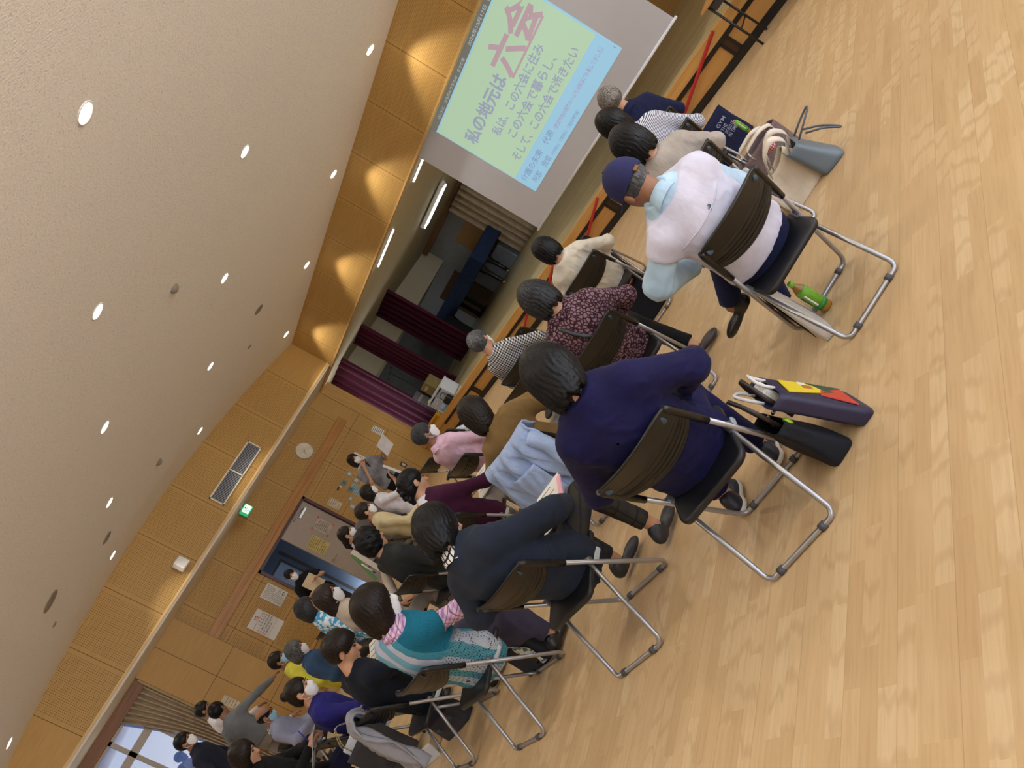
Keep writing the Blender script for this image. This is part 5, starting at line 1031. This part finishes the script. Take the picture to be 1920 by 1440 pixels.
# ---- ceiling fittings
for (x, y, kind, lab) in ((-7.33, 4.61, 0, 'small grey domed detector on the ceiling, centre'), (-11.79, 4.54, 0, 'small grey domed detector on the ceiling, near the left wall'), (-10.55, 7.05, 1, 'round grey ceiling speaker near the stage'), (-11.76, 3.2, 1, 'round grey ceiling speaker near the left wall'), (-10.76, 1.97, 2, 'large round grey ceiling grille over the left of the hall'), (-11.64, 7.01, 3, 'tiny round ceiling sensor nearest the stage corner'), (-11.72, 1.92, 3, 'tiny round ceiling sensor beside the large grille')):
    t = thing('ceiling_sensor' if kind in (0, 3) else 'ceiling_speaker', lab, 'sensor' if kind in (0, 3) else 'speaker', (x, y, zc(y)))
    r = (.06, .10, .15, .04)[kind]; g = G(); pr = [(r, .0), (r, -.012), (r * .8, -.03), (r * .4, -.045), (.002, -.05)] if kind == 0 else [(r, .004), (r, -.008), (r * .95, -.010), (.002, -.009)]; g.lathe(pr[::-1], 28); o = part(t, 'housing', g, plain('grey_fitting', srgb(136, 130, 122), .6)); o.rotation_euler = (math.atan(-2 * .02166331 * y + .2197433), 0, 0)
    g = G(); g.lathe([(r * 1.12, .0), (r * 1.12, .004)], 28); o = part(t, 'mounting_ring', g, plain('pale_grey_ring', srgb(168, 160, 150), .6)); o.rotation_euler = (math.atan(-2 * .02166331 * y + .2197433), 0, 0)
# ---- window curtain, side table, grey board
t = thing('window_curtain', 'beige gathered window curtain hanging at the left window', 'curtain', (XW + .03, 1.95, 0))
n1, n2 = 70, 14; P = np.zeros((n1, n2, 3))
for i, u in enumerate(np.linspace(0, 1, n1)):
    for k, v in enumerate(np.linspace(0, 1, n2)):
        wdt = .30 + .62 * v ** 1.2 if False else .62 - .30 * math.sin(min(1, v / .62) * math.pi / 2); P[i, k] = (.035 * math.sin(u * 46 + .6 * math.sin(v * 5)) + .02, .20 - u * wdt, 2.80 - 2.75 * v)
g = G(); g.sheet(P, .005); part(t, 'drape', g, BEIGEC); g = G(); g.box((-.03, -.42, 1.06), (.09, .22, 1.11), bev=.01); part(t, 'tieback', g, BEIGEC)
t = thing('curtain_panel', 'beige curtain edge panel beside the plain wall bay', 'curtain', (XW + .05, 2.19, 0)); g = G(); g.box((-.03, -.03, .02), (.04, .025, 2.95), bev=.01); part(t, 'panel', g, plain('beige_edge', srgb(176, 150, 110), .8)); g = G(); g.box((-.03, -.032, 1.55), (.042, .027, 1.56)); part(t, 'band', g, DKGREY)
t = thing('long_table', 'long wood-topped folding table along the left wall by the calendar', 'table', (-13.3, 3.45, 0))
g = G(); g.box((-.225, -.85, .675), (.225, .85, .70), bev=.004); part(t, 'tabletop', g, solid_wood('table_top_wood', srgb(176, 128, 66), .4, 1)); g = G(); g.box((-.228, -.853, .672), (.228, .853, .682)); part(t, 'edge_band', g, plain('dark_brown_edge', srgb(50, 34, 26), .4)); g = G(); g.box((-.18, -.75, .55), (.18, .75, .565)); part(t, 'shelf', g, plain('pale_steel', srgb(190, 188, 178), .4, .3))
for y in (-.75, .75):
    for x in (-.19, .19): g = G(); g.tube([(x, y, .67), (x, y * 1.02, 0)], .013, 8); part(t, 'leg', g, plain('pale_steel', srgb(190, 188, 178), .4, .3))
t = thing('tea_bottle', 'green tea bottle standing under the long table', 'bottle', (-12.6, 3.25, 0)); 
TEAB = [t]
t = thing('grey_board', 'flat dark grey board leaning beside the person lifting a paper', 'board', (-11.35, 5.05, 0), math.radians(-60)); g = G(); g.box((-.62, -.015, 0), (.62, .015, 1.12), bev=.006, M=Matrix.Rotation(-.16, 4, 'X')); part(t, 'panel', g, plain('matt_grey_board', srgb(112, 108, 106), .7)); g = G(); g.tube([(-.6, .4, .01), (-.6, .17, .95)], .012, 8); part(t, 'prop', g, STEEL)
t = thing('folded_cover', 'crumpled grey cloth on top of the grey board', 'cloth', (-11.55, 5.3, 1.06)); g = G(); add_sdf(g, lambda P: ell(P, (0, 0, .07), (.16, .10, .09)) - .02 * wob(P, 9, 24, 5), (-.2, -.14, -.03), (.2, .14, .2), .014); part(t, 'cloth', g, plain('pale_grey_cloth', srgb(136, 132, 134), .9))
# ================================================================== BAGS, PAPERS, BOTTLES
def bag_body(g, w, d, h, tw=1.0, td=.6, wr=.01, seed=1, r=.03, n=44, m=12, wall=.004, sag=0.0, tilt=(0, 0)):
    """open-topped soft bag: rounded-rectangle rings rising from the base, then back down inside"""
    def ring(w_, d_, z, k):
        o = []
        for a in np.arange(n) * 2 * np.pi / n:
            c, s_ = math.cos(a), math.sin(a); e = 6; q = (abs(c) ** e + abs(s_) ** e) ** (-1 / e); o.append((c * q * w_ / 2, s_ * q * d_ / 2, z))
        o = np.array(o); f = np.sin(np.pi * min(1, z / h * 1.0)) * .6 + .4 * (z / h)
        ww = wob(np.stack([o[:, 0], o[:, 1] * 3, np.full(n, z)], 1), seed, 16, 5); o[:, 1] += wr * f * ww * 1.5; o[:, 0] += wr * f * wob(o, seed + 5, 22, 4) * .6
        o[:, 2] += -sag * (z / h) * (1 - (o[:, 0] / (w_ / 2 + 1e-9)) ** 2) ; o[:, 0] += tilt[0] * z; o[:, 1] += tilt[1] * z; return o
    R = [ring(w * .05, d * .05, .001, 0)]
    R.append(ring(w * .97, d * .95, .001, 0))
    for v in np.linspace(.02, 1, m): R.append(ring(w * (1 + (tw - 1) * v), d * (1 + (td - 1) * v), h * v, 1))
    for v in np.linspace(1, .12, m): R.append(ring(max(.01, w * (1 + (tw - 1) * v) - 2 * wall), max(.008, d * (1 + (td - 1) * v) - 2 * wall), h * v + .001, 1))
    R.append(ring(w * .05, d * .05, h * .12, 0)); g.grid(np.array(R).transpose(1, 0, 2), closed_u=True)
def strap(g, P, wd, th=.003):
    P = bend(P, .06, 7); T = np.gradient(P, axis=0); T /= np.linalg.norm(T, axis=1)[:, None] + 1e-9; sd = np.array(wd, float)
    g.sheet(np.stack([P - sd / 2, P + sd / 2], 1), th)
def bag(name, label, cat, x, y, yaw, w, d, h, mat, z=0, **k):
    t = thing(name, label, cat, (x, y, z), math.radians(yaw)); g = G(); bag_body(g, w, d, h, **k); t_b = part(t, 'body', g, mat); return t, t_b
CANV = cloth('natural_canvas', srgb(210, 196, 176), .9, .5, 300); CANVL = cloth('cream_strap', srgb(224, 214, 200), .9, .3, 300); BGLEA = plain('blue_grey_leather', srgb(104, 118, 130), .42, var=.06, bumps=(260, .06)); NAVP = plain('navy_paper', srgb(34, 33, 66), .5, var=.06, bumps=(14, .25))
NAVC = cloth('navy_canvas', srgb(28, 32, 62), .9, .4); BLKC = cloth('black_nylon', srgb(20, 24, 34), .7, .4); ROPE = plain('white_rope', srgb(224, 224, 226), .8, bumps=(300, .4))
# navy paper bag with a bright printed panel
t, b_ = bag('paper_bag', 'navy paper shopping bag with white rope handles and a bright yellow, red and green panel', 'shopping bag', -1.862, 2.182, 129.5, .30, .085, .345, NAVP, td=.95, tw=1.0, wr=.004, wall=.002, tilt=(0, .36))
PP = [srgb(226, 204, 40), srgb(196, 62, 48), srgb(66, 132, 62), srgb(24, 74, 60), srgb(186, 106, 54), srgb(226, 226, 214)]; PM = [plain('print_%s' % nm, c, .5, var=.03) for nm, c in zip(('yellow', 'red', 'green', 'dark_green', 'orange', 'white'), PP)]
for nm, poly, mi in (('yellow_shape', [(-.10, .30), (.10, .28), (.12, .14), (.0, .12), (-.04, .20)], 0), ('green_shape', [(-.02, .15), (.03, .12), (.12, .13), (.13, .18), (.10, .10), (.02, .09)], 2), ('red_shape', [(-.06, .17), (.03, .14), (.12, .03), (-.11, .05)], 1), ('dark_green_shape', [(.03, .13), (.125, .15), (.13, .03), (.115, .03)], 3), ('orange_shape', [(.02, .21), (.07, .20), (.08, .16), (.02, .17)], 4), ('white_shape', [(.07, .21), (.12, .20), (.12, .17), (.08, .18)], 5)):
    yb = [.0445 if False else -.0452 + .0062 * q[1] / .345 for q in poly]
    g = G(); order = poly; lay = {'yellow_shape': 0, 'green_shape': 1, 'red_shape': 1, 'dark_green_shape': 2, 'orange_shape': 2, 'white_shape': 2}[nm]
    V = [(q[0], -.0462 + .362 * q[1] - .0006 * lay, q[1]) for q in order]; V2 = [(a, b2 + .004, c) for a, b2, c in V]; k = len(V); g.add(V + V2, [tuple(range(k)), tuple(range(2 * k - 1, k - 1, -1))] + [(i, i + k, (i + 1) % k + k, (i + 1) % k) for i in range(k)], False); part(b_, nm, g, PM[mi])
for sy in (-1, 1):
    g = G(); g.tube(bend([(-.055, sy * .036 + .12, .34), (-.06, sy * .036 + .14, .40), (0, sy * .05 + .15, .44), (.06, sy * .036 + .14, .40), (.055, sy * .036 + .12, .34)], .05), .007, 8); part(t, 'rope_handle', g, ROPE)
g = G(); g.box((-.06, .095, .25), (.05, .135, .372), bev=.01); part(t, 'white_packet', g, PAPER)
# black leather hand bag and dark cloth bag beside it
t, b_ = bag('tote_bag', 'black cloth tote bag with brown strap handles leaning on the navy paper bag', 'bag', -1.975, 2.045, 137, .26, .13, .27, BLKC, td=.55, tw=.9, wr=.014, seed=3, tilt=(0, .15))
for sy in (-1, 1): g = G(); strap(g, [(-.08, sy * .03, .24), (-.09, sy * .035, .40), (.02, sy * .05, .47), (.09, sy * .035, .38), (.08, sy * .03, .24)], (0, 0.0, .0) if False else (0, .018, 0)); part(t, 'strap', g, plain('brown_black_strap', srgb(44, 32, 30), .4))
for q in ((.03, .02, .27), (-.02, .03, .26), (.06, -.01, .25)): g = G(); g.lathe([(.003, -.006), (.011, -.004), (.012, .0), (.011, .004), (.003, .006)], 12, c=q); part(t, 'metal_ring', g, STEEL)
g = G(); add_sdf(g, lambda P: ell(P, (0, 0, 0), (.02, .012, .025)), (-.03, -.02, -.03), (.03, .02, .03), .006); o = part(t, 'green_charm', g, plain('lime_charm', srgb(150, 190, 50), .4)); o.location = (-.09, .0, .25)
# bags on the floor right of the front seats
t, b_ = bag('leather_tote', 'blue-grey leather tote bag with fallen loop handles, rightmost of the floor bags', 'bag', -2.16, 4.36, 25, .17, .26, .26, BGLEA, tw=.55, td=1.05, wr=.006, seed=5, tilt=(-.25, .12))
for P in ([(.0, -.06, .25), (.10, -.05, .29), (.17, -.01, .31), (.17, .03, .31), (.10, .05, .29), (.0, .04, .26)], [(.05, -.05, .24), (.13, -.05, .17), (.18, -.03, .08), (.18, .03, .08), (.13, .07, .16), (.05, .07, .24)]):
    g = G(); g.tube(bend(P, .05), .0065, 8); part(t, 'handle', g, plain('grey_strap_leather', srgb(84, 90, 102), .4))
t, b_ = bag('canvas_tote', 'natural canvas tote bag slumped on the floor in front of the blue-grey tote', 'bag', -2.33, 4.27, 40, .36, .13, .28, CANV, tw=.85, td=.75, wr=.03, seed=8, sag=.05, tilt=(-.1, .3))
for sy, dx in ((-1, .0), (1, .06)): g = G(); strap(g, [(-.06 + dx, sy * .04 + .06, .24), (.0 + dx, sy * .05 + .02, .36), (.10 + dx, sy * .05 - .02, .40), (.15 + dx, sy * .04, .30), (.10 + dx, sy * .04 + .06, .22)], (.016, .02, .03), .004); part(t, 'handle', g, CANVL)
m, n, b = base('brown_mosaic_print', (.2, .16, .15), .85, 0, .2); co = obc(n); vo = n.n('TexVoronoi'); n.inp(vo, 0, co); vo.inputs['Scale'].default_value = 70; cr = n.n('ValToRGB'); n.inp(cr, 0, n.m('FRACT', n.m('MULTIPLY', vo.outputs[0], 3.7))); cr.color_ramp.elements[0].color = c4(srgb(70, 64, 92)); cr.color_ramp.elements[1].color = c4(srgb(150, 128, 112)); n.inp(b, 'Base Color', cr.outputs[0]); MOS = m
t, b_ = bag('patterned_tote', 'open brown and violet patterned tote bag with a grey lining', 'bag', -2.66, 4.98, 42, .36, .15, .25, MOS, tw=1.05, td=1.2, wr=.018, seed=12)
for sy in (-1, 1): g = G(); strap(g, [(-.10, sy * .08, .22), (-.1, sy * .08, .30), (.06, sy * .09 - .03, .31), (.14, sy * .085, .26), (.13, sy * .08, .2)], (.014, .016, .02), .003); part(t, 'handle', g, CANVL)
g = G(); g.box((-.14, -.06, .03), (.14, .06, .16), bev=.02); part(t, 'grey_lining', g, cloth('grey_lining', srgb(140, 140, 144), .9))
t = thing('handkerchief', 'red checked handkerchief poking out of the patterned tote', 'handkerchief', (-2.56, 4.86, .17)); g = G(); add_sdf(g, lambda P: ell(P, (0, 0, .03), (.05, .03, .04)) - .01 * wob(P, 2, 60, 4), (-.07, -.05, -.02), (.07, .05, .09), .007); part(t, 'cloth', g, pat_check('red_white_check', srgb(226, 200, 200), srgb(170, 40, 62), 60))
t, b_ = bag('navy_tote', 'navy canvas tote bag with faint white lettering by the foremost seat', 'bag', -3.42, 6.22, 42, .40, .10, .36, NAVC, tw=1.0, td=.6, wr=.012, seed=14)
g = G()
for k, (s_, wd, zz) in enumerate((('GYM', .11, .26), ('THE', .07, .21), ('WORLD OF', .12, .17), ('IN TIME', .11, .13))): put_text(g, s_, (.02, -.062 + .02 * (1 - zz / .36), zz), (1, 0, 0), (0, 0, 1), size=.045, width=wd, bold=.01)
part(b_, 'faded_lettering', g, plain('faded_white_print', srgb(150, 154, 180), .8))
def bottle(t):
    g = G(); g.lathe([(.004, .004), (.03, .002), (.033, .012), (.033, .02), (.031, .06), (.033, .10), (.032, .15), (.026, .178), (.0135, .20), (.0135, .206)], 20); part(t, 'bottle', g, plain('green_tea', srgb(150, 104, 20), .12))
    g = G(); g.lathe([(.0339, .035), (.0339, .155), (.0300, .168)], 20); lb = part(t, 'label', g, plain('tea_label_green', srgb(112, 170, 44), .4, var=.2, vs=40)); g = G(); g.lathe([(.0343, .03), (.0343, .055)], 20); part(lb, 'label_band', g, plain('deep_green_band', srgb(38, 132, 48), .4))
    for k, ch in enumerate('お茶'): g = G(); put_text(g, ch, (-.012, -.0350, .118 - k * .028), (1, 0, 0), (0, 0, 1), size=.024, bold=.03); part(lb, 'lettering', g, plain('ink_dark_green', srgb(18, 40, 16), .5))
    g = G(); g.box((.018, -.030, .06), (.027, -.0245, .14)); part(lb, 'print_panel', g, PAPER)
    g = G(); g.lathe([(.0155, .204), (.0158, .226), (.012, .229)], 20); part(t, 'cap', g, plain('lime_cap', srgb(136, 196, 66), .4))
bottle(TEAB[0])
for x, y, rz, lab in ((-2.065, 2.955, -30, 'green tea bottle standing under the chair of the person in the navy cap'), (-3.30, 6.30, 0, 'green tea bottle standing beside the navy tote bag')):
    t = thing('tea_bottle', lab, 'bottle', (x, y, 0), math.radians(rz)); bottle(t)
# white and black carrier under the navy cap's chair
t, b_ = bag('carrier_bag', 'white carrier bag with a black front under the chair of the navy cap', 'shopping bag', -2.11, 2.86, 122, .36, .07, .36, plain('silver_white_film', srgb(198, 192, 184), .35, var=.05, bumps=(16, .4)), td=.5, wr=.008, seed=21, tilt=(.12, 0))
g = G(); P = np.array([[(-.14 + .28 * u + .12 * (.04 + .27 * v), .037 - .016 * v + .004, .04 + .27 * v + .02 * math.sin(u * 3)) for v in np.linspace(0, 1, 5)] for u in np.linspace(0, 1, 9)]); g.sheet(P, .003); part(b_, 'black_panel', g, plain('black_print', (.012, .012, .016), .35))
# black tote under the cream blouse's chair
t, b_ = bag('black_tote', 'black tote bag with a gold stud under the chair of the cream blouse', 'bag', -4.22, 4.74, 38, .36, .12, .30, BLKC, td=.5, tw=.95, wr=.008, seed=23)
g = G(); g.lathe([(.009, 0), (.007, .004)], 12, M=Matrix.Translation((.07, -.062, .06)) @ Matrix.Rotation(math.pi / 2, 4, 'X')); part(t, 'stud', g, plain('brass', (.6, .42, .16), .3, 1.0))
for sx in (-1, 1): g = G(); g.tube(bend([(sx * .08, 0, .28), (sx * .09, 0, .38), (sx * .02, 0, .42)], .04), .006, 6); part(t, 'handle', g, BROWNL)
t = thing('glasses_case', 'dark red glasses case lying on the black tote bag', 'case', (-4.22, 4.75, .30), math.radians(38)); g = G(); add_sdf(g, lambda P: np.maximum(cone(P, (-.09, 0, .03), (.09, 0, .03), .030, .030), -P[:, 2]), (-.13, -.04, -.01), (.13, .04, .07), .007); part(t, 'case', g, plain('dark_red_leather', srgb(96, 18, 14), .35)); g = G(); g.box((-.1, -.032, .03), (.1, -.028, .034)); part(t, 'zip', g, STEEL)
# by the teal vest: lemon-print pouch, grey bag
m, n, b = base('lemon_print', (.8, .8, .7), .85, 0, .2); co = obc(n); vo = n.n('TexVoronoi'); n.inp(vo, 0, co); vo.inputs['Scale'].default_value = 17; d_ = vo.outputs[0]; f = n.noise(co, 30, 2)
n.inp(b, 'Base Color', n.mix(n.m('LESS_THAN', d_, .33), n.mix(n.ramp(f, .55, .6), srgb(218, 224, 224), srgb(96, 112, 82)), srgb(204, 184, 30))); LEM = m
t, b_ = bag('grey_bag', 'charcoal grey hand bag on the floor under the chair of the slate coat', 'bag', -4.42, 1.70, 15, .30, .16, .22, cloth('charcoal_canvas', srgb(52, 54, 62), .9), td=.5, wr=.015, seed=25)
t = thing('scarf', 'white lemon-print scarf knotted over the charcoal hand bag', 'scarf', (-4.42, 1.70, .2), math.radians(15)); g = G()
P = np.array([[(-.13 + .26 * u, .07 * math.cos(v * 3.1) + .012 * math.sin(u * 14), .03 + .03 * math.sin(v * 3.1) + .012 * math.sin(u * 9 + v * 4)) for v in np.linspace(0, 1, 9)] for u in np.linspace(0, 1, 24)]); g.sheet(P, .006); part(t, 'wrap', g, LEM)
g = G(); P = np.array([[(.09 + .05 * v, -.085 - .02 * math.sin(v * 6), .02 - .19 * v + .0 * u) if False else (.06 + .05 * u + .03 * v, -.088 - .015 * math.sin(v * 7 + u * 2), .03 - .2 * v) for v in np.linspace(0, 1, 12)] for u in np.linspace(0, 1, 5)]); g.sheet(P, .005); part(t, 'hanging_end', g, LEM)
# star bag, envelope and papers under the blue-black cardigan's chair
t, b_ = bag('star_tote', 'dark grey tote bag with stars and a navy band on the floor', 'bag', -5.68, 1.47, 20, .36, .14, .30, cloth('dark_grey_felt', srgb(62, 64, 74), .95), td=.55, wr=.012, seed=27)
g = G(); P = np.array([[(-.18 + .36 * u, -.072 + .034 * v * .25 - .006, .19 + .11 * v) for v in np.linspace(0, 1, 4)] for u in np.linspace(0, 1, 8)]); g.sheet(P, .004); part(b_, 'navy_band', g, NAVC)
for cx, cz in ((-.09, .12), (.02, .08), (.11, .13)):
    g = G(); a = np.arange(10) * math.pi / 5 + math.pi / 2; r = np.where(np.arange(10) % 2 == 0, .035, .014); V = [(cx + q * math.cos(w), -.079, cz + q * math.sin(w)) for q, w in zip(r, a)]; g.add(V, [tuple(range(10))], False); part(b_, 'star', g, plain('star_print', srgb(74, 84, 102), .9))
t = thing('paper_parcel', 'beige paper parcel on the floor beside the star tote', 'parcel', (-6.15, 1.36, 0), math.radians(12)); g = G(); g.box((-.14, -.10, 0), (.14, .10, .10), bev=.008); part(t, 'parcel', g, plain('kraft_beige', srgb(176, 154, 122), .8)); g = G(); g.box((.02, -.102, .0), (.05, -.1, .1)); part(t, 'tape', g, plain('clear_tape', srgb(190, 176, 150), .3))
t = thing('envelope', 'white envelope leaning on the beige parcel', 'envelope', (-6.05, 1.24, 0), math.radians(14)); g = G(); g.box((-.16, -.006, 0), (.14, .006, .12), M=Matrix.Rotation(-.35, 4, 'X')); part(t, 'envelope', g, plain('bluish_white_paper', srgb(206, 216, 232), .7)); g = G(); g.box((-.16, -.008, .1), (.14, -.004, .12), M=Matrix.Rotation(-.35, 4, 'X')); part(t, 'flap', g, PAPER)
# palm-leaf bag hung on the indigo chair
t, b_ = bag('palm_leaf_bag', 'dark grey shopping bag with a faint palm leaf hung on a chair corner', 'bag', -6.13, 1.17, 96, .34, .09, .44, cloth('graphite_polyester', srgb(58, 58, 62), .7), z=.14, td=.5, wr=.014, seed=29)
for sy in (-1, 1): g = G(); strap(g, [(-.10, sy * .025, .43), (-.10, sy * .025, .52), (.0, sy * .015, .645), (.10, sy * .025, .52), (.10, sy * .025, .43)], (.0, .022, 0), .003); part(t, 'striped_handle', g, pat_check('black_cream_stripe', srgb(190, 182, 150), srgb(40, 38, 34), 120, 'stripe'))
g = G(); g.box((-.12, -.015, .3), (.09, .015, .50), bev=.004); part(t, 'blue_white_papers', g, plain('bluish_white_paper', srgb(206, 216, 232), .7))
g = G()
for a in np.linspace(-1.1, 1.1, 7): g.sheet(np.array([[(-.02 + math.sin(a) * r_ + s * .008 * math.cos(a), -.052 + .018 * .3, .10 + math.cos(a) * r_ * .9 - s * .008 * math.sin(a)) for s in (-1, 1)] for r_ in np.linspace(.02, .11, 5)]), .002)
part(b_, 'palm_leaf_print', g, plain('leaf_print', srgb(36, 38, 44), .8))
# draped clothes: grey sweater on the cardigan's chair, light blue jacket on the camel blouse's chair
def drape(name, label, cat, x, y, yaw, mat, w, front, back, seed, spread=0.1, thick=.012, x0=0.0, h0=.795, skew=0.0, amp=.014):
    t = thing(name, label, cat, (x, y, 0), math.radians(yaw)); n1, n2 = 48, 40; P = np.zeros((n1, n2, 3)); L = front + back
    for i, u in enumerate(np.linspace(-1, 1, n1)):
        for k, v in enumerate(np.linspace(0, 1, n2)):
            s = v * L - back                                         # <0 behind the backrest, >0 in front
            xx = x0 + u * w / 2 * (1 + spread * max(0, -s) / max(back, .01)) + skew * max(0, -s); bow = -.058 * (1 - min(1, abs(u * w / 2 + x0) / .205) ** 2)
            r = .03
            if s < -r: yy = .462 * (1 - .75 / .755) + bow - .038 - .05 * (-s - r) ; zz = h0 - (-s - r) * .99
            elif s > r: yy = .03 + bow + .035 + .30 * (s - r); zz = h0 - (s - r) * .93
            else: a = s / r * math.pi / 2; yy = .022 + bow + .036 * math.sin(a); zz = h0 + .03 * math.cos(a) - .0
            f = min(1, abs(s) / .12); fold = amp * f * math.sin(u * 11 + 2.5 * math.sin(s * 6 + seed) + seed) + amp * .6 * f * math.sin(u * 23 + s * 14 + seed * 2)
            P[i, k] = (xx + fold * .5, yy + (fold if s < 0 else -fold), zz + .02 * math.sin(u * 5 + seed) * (1 if abs(v - .5) > .45 else 0))
    g = G(); g.sheet(P, thick); part(t, 'cloth', g, mat); return t
LBJ = cloth('light_blue_nylon', srgb(164, 186, 226), .5, .9, 400); GSW = cloth('pale_grey_knit', srgb(150, 152, 164), .95, .5, 240)
t = drape('jacket', 'light blue nylon jacket draped over the back of the chair behind the camel blouse', 'jacket', -3.97, 2.61, 22, LBJ, .47, .12, .58, 3, .5, .014, amp=.026)
g = G(); P = np.array([[(-.10 + .20 * u, -.125 - .02 * math.sin(u * 3.1) - .02 * v + .006 * math.sin(u * 20 + v * 9), .67 - .26 * v - .03 * u) for v in np.linspace(0, 1, 12)] for u in np.linspace(0, 1, 16)]); g.sheet(P, .01); part(t, 'pocket_flap', g, LBJ)
g = G(); g.tube(bend([(.20, -.04, .74), (.25, -.07, .62), (.24, -.12, .46), (.30, -.13, .30), (.34, -.10, .20)], .08), [.035] + [.06] * 18 + [.05] * 2 + [.045] if False else .05, 14); part(t, 'sleeve', g, LBJ)
t = drape('sweater', 'pale grey knit sweater draped over the chair back of the blue-black cardigan', 'sweater', -5.2, 1.12, 2, GSW, .26, .1, .52, 7, .6, .016, x0=-.09, skew=.12, amp=.03)
# papers and boards in hands and laps
def paper(name, label, cat, x, y, z, yaw, tilt, w, h, mat=PAPER, lines=5, th=.004, roll=0):
    t = thing(name, label, cat, (x, y, z), math.radians(yaw)); M = Matrix.Rotation(math.radians(tilt), 4, 'X') @ Matrix.Rotation(math.radians(roll), 4, 'Y'); g = G(); g.box((-w / 2, -h / 2, 0), (w / 2, h / 2, th), M=M); part(t, 'sheet', g, mat)
    if lines:
        g = G(); rs = np.random.RandomState(int(abs(x * 100)))
        for k in range(lines):
            yy = h * (.38 - .76 * k / lines); L = w * (.5 + .3 * rs.rand()); g.box((-w * .4, yy, th), (-w * .4 + L, yy + h * .02, th + .0006), M=M)
        part(t, 'printed_lines', g, INK)
    return t
t = paper('handout', 'pink-edged handout on the lap of the person in the slate coat', 'paper', -3.24, 1.97, .625, 25, 12, .21, .30)
for k in (-1, 1): g = G(); g.box((k * .105 - .014, -.12, .0), (k * .105 + .014, .12, .008), M=Matrix.Rotation(math.radians(12), 4, 'X')); part(t, 'pink_edge', g, plain('pink_edge_paper', srgb(232, 170, 190), .7))
paper('handout', 'white papers read by the person in the blue-black cardigan', 'paper', -5.29, 1.52, .83, 10, 28, .21, .24)
t = paper('booklet', 'pale flowery booklet beside the papers of the blue-black cardigan', 'booklet', -5.24, 1.68, .80, 15, 24, .25, .16, plain('pale_peach_print', srgb(226, 206, 186), .7, var=.2, vs=40), 2)
paper('handout', 'sheet of paper lifted up by the person in the white shirt', 'paper', -10.02, 5.36, 1.05, 143, 82, .21, .30, lines=0)
paper('folder', 'green folder held by the person in the beige shirt', 'folder', -6.50, 2.50, 1.07, -15, 72, .22, .30, plain('green_folder', srgb(84, 150, 76), .5), 0)
paper('handout', 'white sheet held upright beside the green folder', 'paper', -6.34, 2.50, 1.09, 30, 82, .05, .30, lines=0)
paper('handout', 'white handouts on the lap of the person in the burgundy sweater', 'paper', -5.18, 3.07, .63, 22, 18, .21, .29)
paper('clipboard', 'silver-white clipboard on the lap of the person in the navy cap', 'clipboard', -2.16, 3.06, .62, 40, 14, .26, .32, plain('silver_white_board', srgb(206, 208, 220), .3), 3)
paper('handout', 'white notepad under the writing hand at the bottom edge', 'notepad', -6.80, 1.10, .76, -32, 30, .22, .30, plain('bluish_white_paper', srgb(206, 216, 232), .7), 3)
paper('handout', 'sheet held against the knees of the person in the cream jacket', 'paper', -8.47, 4.34, .68, -10, 40, .21, .28, lines=3)
paper('presentation_board', 'large white board held up by the person with the microphone', 'board', -11.40, 6.44, 1.27, -70, 70, .34, .26, plain('white_card', srgb(214, 216, 222), .7), 0, .012)
paper('clipboard', 'beige clipboard held by the person in the black t-shirt', 'clipboard', -12.60, 4.22, 1.20, -106 + 180, 62, .24, .33, plain('beige_board', srgb(186, 166, 132), .6), 0, .006)
t = thing('microphone', 'black hand microphone held before a white face mask', 'microphone', (-11.62, 6.10, 1.42), math.radians(-92)); M = Matrix.Rotation(math.radians(-35), 4, 'X'); g = G(); g.lathe([(.012, -.14), (.014, -.06), (.017, .0)], 14, M=M); part(t, 'handle', g, BLACKP); g = G(); g.lathe([(.016, .0), (.026, .02), (.026, .045), (.016, .062), (.002, .066)], 14, M=M); part(t, 'head', g, plain('mic_mesh', (.03, .03, .032), .4, .5))
t = thing('pen', 'blue pen in the writing hand at the bottom edge', 'pen', (-6.74, 1.12, .83), math.radians(-32)); g = G(); g.tube([(0, 0, 0), (.03, .05, .12)], .005, 8); part(t, 'barrel', g, plain('blue_pen', srgb(40, 52, 180), .3)); g = G(); g.tube([(0, 0, 0), (-.004, -.007, -.018)], [.005, .001], 8); part(t, 'tip', g, STEEL)
t = thing('pen', 'white and blue pen held up by the person in the beige shirt', 'pen', (-6.30, 2.42, .98), .3); g = G(); g.tube([(0, 0, 0), (.01, .01, .14)], .006, 8); part(t, 'barrel', g, PAPER); g = G(); g.tube([(0, 0, .0), (.003, .003, .03)], .0065, 8); part(t, 'blue_grip', g, plain('blue_pen', srgb(40, 52, 180), .3))
t = thing('package', 'white and blue wrapped package on the seat by the stage corner', 'package', (-8.40, 5.42, .43), .2); g = G(); add_sdf(g, lambda P: ell(P, (0, 0, .10), (.17, .12, .13)) - .015 * wob(P, 5, 28, 4), (-.2, -.16, -.03), (.2, .16, .26), .013); part(t, 'wrap', g, plain('white_blue_wrap', srgb(196, 206, 224), .4, var=.25, vs=18)); g = G(); g.tube([(-.12, -.10, .12), (0, -.14, .16), (.12, -.10, .12)], .012, 8); part(t, 'ribbon', g, plain('dark_blue_band', srgb(60, 76, 110), .5))
t = paper('handout', 'sheet of paper on the empty chair in front of the cream blouse', 'paper', -4.87, 5.61, .46, 32, 2, .21, .28)
t = thing('shoulder_strap_pouch', 'grey phone pouch hanging at the seat of the person in the oatmeal cardigan', 'pouch', (-2.30, 3.93, .44), .6); g = G(); g.box((-.05, -.02, 0), (.05, .02, .05), bev=.012); part(t, 'pouch', g, plain('pale_grey_nylon', srgb(176, 178, 184), .6)); g = G(); g.tube([(-.04, 0, .05), (0, 0, .08), (.04, 0, .05)], .004, 6); part(t, 'loop', g, DKGREY)
